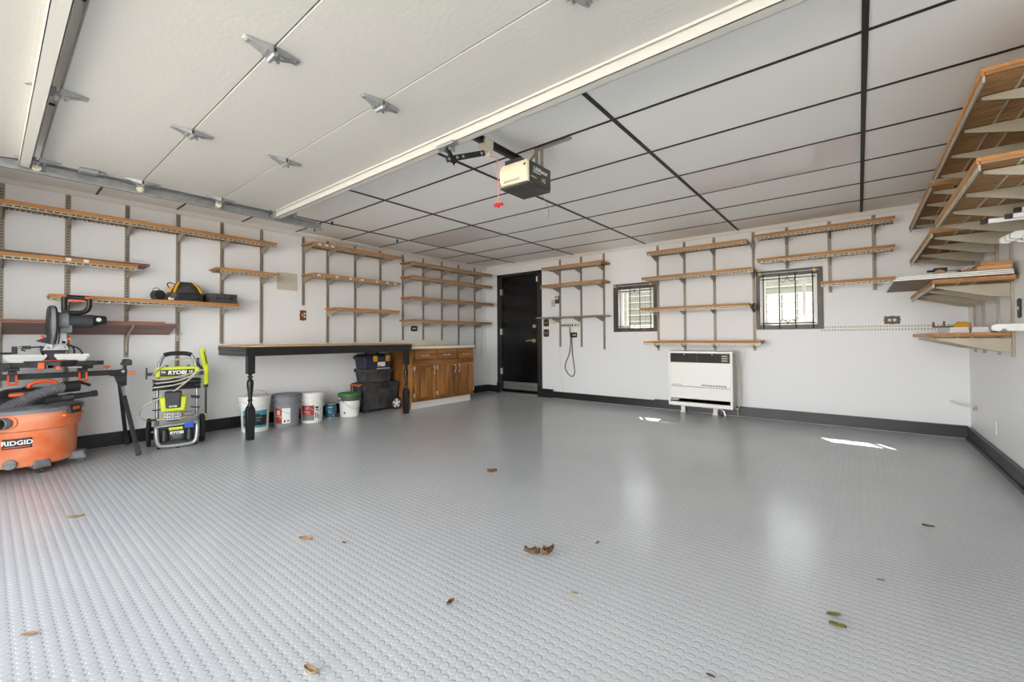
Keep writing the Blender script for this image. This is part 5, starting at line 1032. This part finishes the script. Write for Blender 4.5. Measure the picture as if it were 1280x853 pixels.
def toggles(tf, t, a, z, offs, m, th=0.008):
    for o in offs: MB(tf).box((a+o-0.005, th-0.001, z-0.011), (a+o+0.005, th+0.003, z+0.011)).hexa([(a+o-0.004, th, z-0.004), (a+o+0.004, th, z-0.004), (a+o+0.004, th+0.012, z+0.004), (a+o-0.004, th+0.012, z+0.004), (a+o-0.004, th, z+0.004), (a+o+0.004, th, z+0.004), (a+o+0.004, th+0.012, z+0.010), (a+o-0.004, th+0.012, z+0.010)]).build('toggle', m, t)
def ornate(tf, a, z, w, h, m, lab, cat, name, group=None):
    t = thing(name, lab, cat, tf((a, 0, z-h/2)), group)
    w2, h2 = w/2, h/2; P = [(-w2*0.8, -h2), (-w2*0.45, -h2*0.93), (0, -h2*1.08), (w2*0.45, -h2*0.93), (w2*0.8, -h2), (w2, -h2*0.8), (w2*0.9, -h2*0.4), (w2*1.05, 0), (w2*0.9, h2*0.4), (w2, h2*0.8), (w2*0.8, h2), (w2*0.45, h2*0.93), (0, h2*1.08), (-w2*0.45, h2*0.93), (-w2*0.8, h2), (-w2, h2*0.8), (-w2*0.9, h2*0.4), (-w2*1.05, 0), (-w2*0.9, -h2*0.4), (-w2, -h2*0.8)]
    b = MB(); e0 = tf((0, 0.0006, 0))-tf((0, 0, 0)); e1 = tf((0, 0.009, 0))-tf((0, 0, 0)); b.prism([tf((a+x, 0, z+y)) for x, y in P], e0, e1); b.build('plate', m, t, bevel=0.003)
    return t
t = plate(TL, 2.372, 1.735, 0.245, 0.215, M_beige, 'square beige blank cover plate on the wall beyond the shortest shelf', 'cover plate', 'cover_plate')
t = ornate(TL, 2.568, 1.318, 0.085, 0.13, M_copper, 'ornate copper double switch plate low between uprights above the workbench', 'switch plate', 'switch_plate'); toggles(TL, t, 2.568, 1.318, (-0.012,), M_ivory, 0.009)
MB(TL).cyl((2.585, 0.008, 1.34), (2.585, 0.013, 1.34), 0.014, 14).cyl((2.585, 0.008, 1.302), (2.585, 0.013, 1.302), 0.014, 14).build('socket', M_ivory, t)
t = ornate(TL, 4.333, 1.176, 0.13, 0.085, M_labk, 'black horizontal outlet plate just above the countertop backsplash', 'outlet', 'outlet_plate'); sockets(TL, t, 4.333, 1.176, True, M_ivory, 0.009)
t = ornate(TB, -4.157, 1.275, 0.115, 0.125, M_bronze, 'upper of two ornate bronze switch plates beside the black door', 'switch plate', 'switch_plate'); toggles(TB, t, -4.157, 1.275, (-0.023, 0.023), M_beige, 0.009)
t = ornate(TB, -4.158, 1.10, 0.115, 0.13, M_bronze, 'lower of two ornate bronze switch plates beside the black door', 'switch plate', 'switch_plate'); toggles(TB, t, -4.158, 1.10, (-0.023, 0.023), M_beige, 0.009)
t = plate(TB, -4.012, 1.602, 0.075, 0.12, M_beige, 'beige jack plate on the wall between door and shelf uprights', 'jack plate', 'jack_plate'); MB(TB).box((-4.018, 0.007, 1.595), (-4.006, 0.009, 1.607)).build('jack', M_labk, t)
t = plate(TB, -3.925, 1.655, 0.075, 0.125, M_dkgrey, 'small dark thermostat with pale display beside the first upright', 'thermostat', 'thermostat', th=0.025, bev=0.004); MB(TB).box((-3.952, 0.0245, 1.655), (-3.898, 0.0265, 1.71)).build('display', M_beige, t)
t = plate(TB, -4.0, 1.292, 0.08, 0.09, M_ivory, 'small ivory junction box under the thin grey shelf, wire trailing down', 'junction box', 'junction_box', th=0.035, bev=0.004)
MB(TB).tube([(-3.95, 0.005, 1.27), (-3.925, 0.005, 1.20), (-3.91, 0.006, 1.05), (-3.90, 0.005, 0.84), (-3.872, 0.005, 0.6), (-3.845, 0.005, 0.3), (-3.825, 0.005, 0.13)], 0.003, 6, smooth=2).build('trailing_wire', M_ivory, t)
t = thing('power_strip', 'ivory power strip mounted on the wall under the thin grey shelf', 'power strip', TB((-3.682, 0, 1.20)))
MB(TB).box((-3.845, 0.001, 1.192), (-3.515, 0.032, 1.248)).build('housing', M_ivory, t, bevel=0.004)
for k in range(6): MB(TB).box((-3.835+k*0.04, 0.0315, 1.203), (-3.812+k*0.04, 0.0335, 1.237)).build('socket', M_labk, t)
MB(TB).box((-3.575, 0.0315, 1.208), (-3.555, 0.036, 1.232)).build('rocker_switch', M_bronze, t); MB(TB).box((-3.54, 0.0315, 1.2), (-3.522, 0.0335, 1.24)).build('breaker', M_steel, t)
t = ornate(TB, -3.615, 1.062, 0.13, 0.085, M_labk, 'black outlet plate under the power strip with a cord plugged in', 'outlet', 'outlet_plate'); sockets(TB, t, -3.605, 1.062, True, M_ivory, 0.009)
t = thing('looped_cable', 'black cord looping down the wall from the power strip', 'power cord', TB((-3.68, 0.02, 0.4)))
MB(TB).tube([(-3.673, 0.03, 1.19), (-3.67, 0.035, 1.12), (-3.667, 0.02, 1.03), (-3.675, 0.012, 0.87), (-3.70, 0.01, 0.74), (-3.775, 0.008, 0.60), (-3.79, 0.008, 0.52), (-3.74, 0.008, 0.43), (-3.66, 0.008, 0.375), (-3.605, 0.008, 0.41), (-3.60, 0.008, 0.50), (-3.635, 0.01, 0.70), (-3.645, 0.012, 0.90), (-3.642, 0.02, 1.0), (-3.645, 0.03, 1.05)], 0.007, 8, smooth=2).build('cable', M_labk, t)
MB(TB).box((-3.66, 0.0125, 1.043), (-3.63, 0.045, 1.082)).build('plug', M_labk, t, bevel=0.005)
t = ornate(TB, 0.278, 1.182, 0.135, 0.085, M_bronze, 'bronze outlet plate above the slotted white strip', 'outlet', 'outlet_plate'); sockets(TB, t, 0.278, 1.182, True, M_ivory, 0.009)
t = ornate(TR, 4.33, 1.19, 0.075, 0.125, M_labk, 'black switch plate on the deep shelf wall by the nearest upright', 'switch plate', 'switch_plate'); toggles(TR, t, 4.33, 1.19, (0,), M_ivory, 0.009)
plate(TR, 5.07, 0.28, 0.075, 0.115, M_white, 'small white blank plate low on the deep shelf wall', 'cover plate', 'cover_plate')
# conduit in the corner behind the cabinet shelves
solo(MB(TL).cyl((5.905, 0.012, 0.69), (5.905, 0.012, CZ-0.051), 0.0095, 10).box((5.89, 0.001, 1.5), (5.92, 0.022, 1.515)).build('conduit', M_trimw), 'thin white conduit running down the wall in the corner by the door', 'conduit')
# hook on upright
solo(MB(TL).tube([(1.268, 0.0155, 1.02), (1.268, 0.03, 1.035), (1.275, 0.06, 1.06), (1.282, 0.08, 1.07), (1.285, 0.085, 1.085)], 0.005, 8, smooth=1).box((1.258, 0.0145, 1.0), (1.278, 0.02, 1.06)).build('wall_hook', M_rail), 'small pale hook on an upright beyond the tilted maroon board', 'hook')
# two slotted white strips on the window wall
t = thing('slotted_strip', 'long slotted white plastic strip fixed below the brown-cased window', 'slotted strip', TB((0.2, 0, 1.07)))
for z0, z1 in ((1.068, 1.098), (1.102, 1.132)):
    m = MB(TB); a0, a1 = -0.344, 0.79; m.box((a0, 0.001, z0), (a1, 0.012, z0+0.007)).box((a0, 0.001, z1-0.007), (a1, 0.012, z1))
    n = 46
    for k in range(n+1): aa = a0+(a1-a0-0.012)*k/n; m.box((aa, 0.001, z0+0.007), (aa+0.012, 0.012, z1-0.007))
    m.build('strip', M_white, t, smooth=False); MB(TB).box((a0+0.002, 0.0005, z0+0.004), (a1-0.002, 0.0009, z1-0.004)).build('backing', M_tan, t)
# old pipe stub in the far corner
t = thing('pipe_stub', 'capped pipe stub low in the corner under the lowest deep shelf', 'pipe', (0.78, 6.0, 0.33))
MB().tube([(XR-0.001, 5.86, 0.345), (XR-0.03, 5.88, 0.345), (XR-0.06, 5.95, 0.34), (XR-0.09, 6.0, 0.345), (XR-0.14, 6.03, 0.36)], 0.012, 10, smooth=1).build('pipe', M_trimw, t)
MB().cyl((XR-0.001, 5.80, 0.33), (XR-0.02, 5.80, 0.33), 0.014, 10).box((XR-0.012, 5.745, 0.325), (XR-0.001, 5.77, 0.36)).build('wall_flange', M_tan, t)
# ceiling hooks
for x, y in ((-4.72, 2.52), (-4.90, 3.55)):
    m = MB().cyl((x, y, CZ-0.006), (x, y, CZ-0.014), 0.012, 10).cyl((x, y, CZ-0.014), (x, y, CZ-0.045), 0.010, 10)
    solo(m.build('ceiling_hook', M_labk), 'small black hook on the ceiling ' + ('by the end of the door track' if y < 3 else 'above the workbench shelves'), 'hook')

# ------------------------------------------------------------------ things on the shelf over the saw
zS = 1.402
t = thing('tool_bag', 'black tool bag with yellow straps on the shelf', 'tool bag', TL((1.30, 0.15, zS)))
m = MB(); N = 22; y0, y1 = 1.145, 1.445; rings = []
def bagring(k, zz, hw, hd): return [m.bm.verts.new(TL((1.295+hw*math.copysign(abs(math.cos(a))**0.55, math.cos(a)), 0.16+hd*math.copysign(abs(math.sin(a))**0.55, math.sin(a)), zS+zz))) for a in [2*PI*i/28 for i in range(28)]]
for k, (zz, hw, hd) in enumerate(((0.001, 0.145, 0.085), (0.02, 0.152, 0.092), (0.06, 0.150, 0.092), (0.10, 0.135, 0.085), (0.14, 0.105, 0.07), (0.175, 0.085, 0.05), (0.195, 0.07, 0.03), (0.203, 0.05, 0.012))): rings.append(bagring(k, zz, hw, hd))
m.skin(rings); bg_ = m.build('body', M_dusty, t)
for s_ in (-1, 1):
    st_ = MB(TL).bar((1.295+s_*0.115, 0.258, zS+0.085), (1.295+s_*0.09, 0.232, zS+0.15), 0.02, 0.006, up=(0, 1, 0.5)).bar((1.295+s_*0.09, 0.232, zS+0.15), (1.295+s_*0.06, 0.195, zS+0.195), 0.02, 0.006, up=(0, 1, 1)); st_.build('strap', M_yellow, t, bevel=0.002)
MB(TL).box((1.20, 0.245, zS+0.02), (1.39, 0.262, zS+0.085)).build('front_pocket', M_blackp, t, bevel=0.008)
MB(TL).tube([(1.16, 0.20, zS+0.12), (1.13, 0.21, zS+0.165), (1.16, 0.20, zS+0.185), (1.20, 0.18, zS+0.175)], 0.005, 6, smooth=2).tube([(1.42, 0.16, zS+0.10), (1.425, 0.16, zS+0.15), (1.39, 0.16, zS+0.185), (1.36, 0.15, zS+0.19)], 0.005, 6, smooth=2).build('carry_handle', M_labk, t)
MB(TL).bar((1.142, 0.24, zS+0.08), (1.175, 0.235, zS+0.15), 0.02, 0.006, up=(0, 1, 0.5)).build('strap', M_yellow, t, bevel=0.002)
t = thing('work_light', 'round black work light with wire handle beside the black and yellow bag', 'work light', TL((1.08, 0.17, zS)))
MB(TL).cyl((1.065, 0.12, zS+0.052), (1.082, 0.20, zS+0.052), 0.05, 24).box((1.03, 0.12, zS+0.0005), (1.12, 0.19, zS+0.02)).build('housing', M_dusty, t, bevel=0.004)
MB(TL).cyl((1.082, 0.2005, zS+0.052), (1.083, 0.206, zS+0.052), 0.043, 24).build('lamp_face', M_blackp, t)
MB(TL).tube([(1.03, 0.15, zS+0.07), (1.04, 0.15, zS+0.12), (1.075, 0.16, zS+0.128), (1.09, 0.17, zS+0.10)], 0.003, 6, smooth=2).build('wire_handle', M_labk, t)
t = thing('light_bulb', 'small white bulb lying between the work light and the tool bag', 'bulb', TL((1.15, 0.26, zS)))
MB(TL).ball((1.145, 0.262, zS+0.016), 0.0155, 14).cyl((1.155, 0.262, zS+0.016), (1.178, 0.262, zS+0.012), 0.010, 12).build('bulb', M_white, t)
t = thing('tool_case', 'flat black ribbed tool case at the end of the bag shelf', 'tool case', TL((1.63, 0.17, zS)))
MB(TL).box((1.475, 0.07, zS+0.001), (1.735, 0.27, zS+0.047)).build('bottom_shell', M_dusty, t, bevel=0.006); MB(TL).box((1.475, 0.07, zS+0.05), (1.735, 0.27, zS+0.098)).build('top_shell', M_dusty, t, bevel=0.006)
m = MB(TL)
for a in (1.495, 1.53, 1.56, 1.60, 1.66, 1.70): m.box((a, 0.268, zS+0.008), (a+0.012, 0.275, zS+0.092))
m.build('ribs', M_dkgrey, t, bevel=0.002)
for a in (1.545, 1.675): MB(TL).box((a-0.016, 0.271, zS+0.036), (a+0.016, 0.28, zS+0.066)).build('latch', M_blackp, t, bevel=0.002)

# ------------------------------------------------------------------ stack on the deep shelf in the corner
zp = 1.416
for k, lab in enumerate(('bottom sheet of the white-edged hardboard stack on the deep shelf', 'middle sheet of the white-edged hardboard stack on the deep shelf', 'top sheet of the white-edged hardboard stack on the deep shelf')):
    x0, x1, y0, y1 = 0.205+0.016*k, 0.80, 4.25+0.008*k, 5.30-0.02*k; z = zp+0.0005+0.0125*k
    t = thing('hardboard_sheet', lab, 'board', ((x0+x1)/2, (y0+y1)/2, z), 'white-edged sheets')
    MB().box((x0+0.004, y0+0.004, z), (x1, y1-0.004, z+0.0123)).build('panel', M_hard, t)
    m = MB().box((x0, y0, z+0.0005), (x1, y0+0.004, z+0.0085)).box((x0, y0+0.004, z+0.0005), (x0+0.004, y1-0.004, z+0.0085)).box((x0, y1-0.004, z+0.0005), (x1, y1, z+0.0085)); m.build('edge_band', M_labw, t)
zq = zp+0.0385
def plank(a, b, z, m, lab, cat='wood offcut', name='wood_offcut', group='wood offcuts'):
    solo(MB().box((a[0], a[1], z), (b[0], b[1], z+a[2])).build(name, m, bevel=0.002), lab, cat, group)
plank((0.30, 4.95, 0.03), (0.62, 5.25), zq, M_woodlt, 'pale flat wood offcut lying at the far side of the sheet stack')
plank((0.28, 5.05, 0.035), (0.58, 5.22), zq+0.0305, M_board, 'upper orange-brown wood offcut at the far side of the sheet stack')
plank((0.64, 4.30, 0.03), (0.80, 4.62), zq, M_woodlt, 'thick light plank at the wall side of the sheet stack')
plank((0.66, 4.31, 0.028), (0.80, 4.60), zq+0.0305, M_board, 'plank lying on the thick light plank beside the wall')
t = thing('wood_block', 'short round wooden block on the sheet stack', 'wood block', (0.50, 4.78, zq)); MB().cyl((0.50, 4.70, zq+0.037), (0.50, 4.86, zq+0.037), 0.036, 20).build('log', M_woodlt, t)
t = thing('metal_plate', 'tilted bare metal and wood scrap leaning by the round block', 'scrap', (0.60, 4.55, zq)); MB().hexa([(0.545, 4.5, zq), (0.63, 4.5, zq+0.05), (0.63, 4.62, zq+0.05), (0.545, 4.62, zq), (0.54, 4.5, zq+0.008), (0.625, 4.5, zq+0.06), (0.625, 4.62, zq+0.06), (0.54, 4.62, zq+0.008)]).build('plate', M_beige, t); MB().cyl((0.583, 4.499, zq+0.03), (0.583, 4.497, zq+0.03), 0.008, 10).build('hole', M_labk, t)
t = thing('straightedge', 'black and silver straightedge tool lying behind the round block', 'tool', (0.6, 5.0, zq+0.085))
MB().box((0.40, 4.98, zq+0.085), (0.48, 5.02, zq+0.12)).box((0.36, 4.985, zq+0.09), (0.40, 5.015, zq+0.105)).build('end_grip', M_labk, t, bevel=0.004); MB().box((0.48, 4.98, zq+0.09), (0.68, 5.02, zq+0.12)).box((0.5, 4.975, zq+0.095), (0.66, 4.98, zq+0.105)).build('silver_bar', M_galv, t, bevel=0.003); MB().box((0.68, 4.985, zq+0.09), (0.73, 5.015, zq+0.11)).build('black_bar', M_labk, t, bevel=0.003)
t.location.x += 0.095
solo(MB().box((0.63, 4.9, zq), (0.78, 5.03, zq+0.0845)).build('wood_offcut', M_woodlt, bevel=0.002), 'pale wood block under the straightedge on the sheet stack', 'wood offcut', 'wood offcuts')
# lowest deep shelf: trim pieces and yellow clamp
zr = 1.031
for x0, x1, z, lab in ((0.55, 0.665, zr, 'short white trim piece with slanted end on the lowest deep shelf'), (0.67, 0.77, zr, 'white trim piece beside the wall on the lowest deep shelf')):
    m = MB().hexa([(x0, 4.75, z), (x1, 4.75, z), (x1, 5.35, z), (x0, 5.35, z), (x0+0.006, 4.75, z+0.045), (x1-0.012, 4.75, z+0.045), (x1-0.012, 5.35, z+0.045), (x0+0.006, 5.35, z+0.045)]); solo(m.build('trim_piece', M_white, bevel=0.003), lab, 'trim piece', 'white trim pieces')
t = thing('bar_clamp', 'yellow bar clamp lying on the white trim on the lowest deep shelf', 'clamp', (0.66, 5.2, zr+0.046))
MB().hexa([(0.62, 5.17, zr+0.046), (0.74, 5.17, zr+0.046), (0.74, 5.22, zr+0.046), (0.62, 5.22, zr+0.046), (0.64, 5.17, zr+0.085), (0.70, 5.17, zr+0.10), (0.70, 5.22, zr+0.10), (0.64, 5.22, zr+0.085)]).cyl((0.65, 5.195, zr+0.09), (0.73, 5.195, zr+0.075), 0.012, 10).build('handle', M_yellow, t, bevel=0.004)
MB().box((0.50, 5.19, zr+0.05), (0.63, 5.2, zr+0.062)).box((0.565, 5.185, zr+0.05), (0.578, 5.205, zr+0.105)).box((0.50, 5.185, zr+0.05), (0.512, 5.205, zr+0.10)).build('bar', M_bronze, t, bevel=0.002)
# white rack arms on the deep shelf wall
def rack(y, z, ln, lab, n=3, dz=0.0):
    t = thing('rack_arm', lab, 'rack', TR((y, 0, z-0.04)))
    m = MB(TR); P = [(y, 0.001, z), (y, ln-0.02, z), (y, ln, z-0.012), (y, ln, z-0.042), (y, ln-0.03, z-0.048)]
    k = ln-0.03
    while k > 0.07:
        P += [(y, k-0.012, z-0.046), (y, k-0.02, z-0.032), (y, k-0.034, z-0.032), (y, k-0.042, z-0.046)]; k -= 0.06
    P += [(y, 0.001, z-0.05)]; m.prism(P, (-0.016, 0, 0), (0.016, 0, 0)) if False else None
    e0 = TR((-0.016, 0, 0))-TR((0, 0, 0)); e1 = TR((0.016, 0, 0))-TR((0, 0, 0)); mm = MB(); mm.prism([TR(p) for p in P], e0, e1); mm.build('arm', M_white, t, bevel=0.003)
    MB(TR).box((y-0.022, 0.0006, z-0.07), (y+0.022, 0.006, z+0.02)).build('mount_plate', M_white, t, bevel=0.002)
rack(4.20, 1.085, 0.155, 'scalloped white rack arm on the deep shelf wall beside the black switch')
rack(4.00, 1.628, 0.142, 'lowest and longest of three stepped white rack arms below the white tubes')
rack(3.95, 1.632, 0.130, 'middle of three stepped white rack arms below the white tubes')
rack(3.90, 1.636, 0.118, 'uppermost and shortest of three stepped white rack arms below the white tubes')
for y, z, ln, lab in ((3.62, 1.664, 0.279, 'longest white tube arm with black end cap under the deep shelf'), (3.585, 1.672, 0.192, 'middle white tube arm with black end cap under the deep shelf'), (3.55, 1.694, 0.166, 'uppermost short white tube arm with black end cap under the deep shelf')):
    t = thing('tube_arm', lab, 'rack', TR((y, 0, z-0.02)), 'white tube arms')
    MB(TR).box((y-0.012, 0.0006, z-0.012), (y+0.012, ln-0.028, z+0.012)).build('tube', M_white, t, bevel=0.003); MB(TR).box((y-0.013, ln-0.028, z-0.013), (y+0.013, ln, z+0.013)).build('end_cap', M_labk, t, bevel=0.003)

# ------------------------------------------------------------------ leaves and crumbs blown onto the floor
def leaf(x, y, s_, m, lab, rot=0.0, curl=0.35, n=11, crumple=0.0):
    mb = MB(); g = []; ca, sa = math.cos(rot), math.sin(rot); rnd = random.Random(int((x*97+y*57)*1000)); q = 7
    for i in range(n):
        u = i/(n-1)*2-1; w = 0.42*(1-u*u)**0.6*(1+rnd.uniform(-0.25, 0.25))+0.02; row = []
        for j in range(q):
            e = abs(j-(q-1)/2)/((q-1)/2); v = (j/(q-1)*2-1)*w*(1+rnd.uniform(-0.12, 0.12))*(1-0.35*crumple)
            zz = 0.003+s_*(curl*e**1.6*0.30+0.10*curl*u*u)+rnd.uniform(0, 0.05)*s_*curl+crumple*s_*(0.10+0.16*math.sin(u*5+j*1.7+x*40))*(1-0.5*e)+crumple*s_*rnd.uniform(0, 0.12)
            px_, py_ = u*s_/2, v*s_/2*(1+0.6*crumple); row.append(mb.bm.verts.new((x+px_*ca-py_*sa, y+px_*sa+py_*ca, max(zz, 0.003))))
        g.append(row)
    for i in range(n-1):
        for j in range(q-1): mb.quad([g[i][j], g[i+1][j], g[i+1][j+1], g[i][j+1]])
    o = mb.build('leaf', m); sd = o.modifiers.new('thick', 'SOLIDIFY'); sd.thickness = 0.0012; solo(o, lab, 'leaf', 'leaves on the floor')
leaf(-1.192, 1.61, 0.075, M_leaf, 'paler half of the crumpled brown leaf pair in the middle of the floor', 0.5, 0.6, crumple=1.0)
leaf(-1.135, 1.655, 0.08, M_leaf, 'darker half of the crumpled brown leaf pair in the middle of the floor', 1.4, 0.6, crumple=1.1)
leaf(-2.154, 2.408, 0.075, M_leaf, 'curled brown leaf alone on the floor short of the black door', 0.8, 0.8)
leaf(-2.172, 1.024, 0.07, M_leaf2, 'long pale leaf shred on the floor in front of the pressure washer', 0.65, 0.4)
leaf(-1.981, 1.122, 0.03, M_leaf, 'tiny brown crumb beside the long pale leaf shred', 0.2, 0.5)
leaf(-1.214, 1.119, 0.04, M_leaf, 'small curled brown leaf between the leaf pair and the camera', 1.6, 0.8)
leaf(-1.30, 0.629, 0.055, M_leaf2, 'broad pale leaf closest to the bottom edge of the photo', 0.2, 0.5)
leaf(-0.882, 1.468, 0.03, M_leaf2, 'small pale flake near the crumpled brown leaf pair', 0.4, 0.3)
leaf(-1.006, 1.896, 0.03, M_leaf, 'small reddish flake beyond the crumpled brown leaf pair', 1.5, 0.4)
leaf(-0.085, 1.93, 0.045, M_leaf3, 'farther of two olive leaf scraps on the glossy part of the floor', 0.5, 0.5)
leaf(-0.071, 1.865, 0.05, M_leaf3, 'nearer of two olive leaf scraps on the glossy part of the floor', 0.1, 0.6)
leaf(0.055, 2.33, 0.028, M_leaf3, 'small yellowish flake beyond the two olive leaf scraps', 0.3, 0.4)
leaf(0.269, 3.142, 0.05, M_leaf, 'brown twig-like flake on the floor towards the deep shelf wall', 0.1, 0.4)
leaf(-3.48, 0.334, 0.075, M_leaf2, 'pale orange leaf shred on the floor in front of the vacuum', 1.2, 0.3)
leaf(-2.213, 0.104, 0.045, M_leaf2, 'thin pale straw shred at the edge of the floor by the opening', 1.0, 0.3)
leaf(-0.355, 1.36, 0.025, M_leaf, 'dark crumb on the floor near the bottom of the photo', 0.0, 0.5)
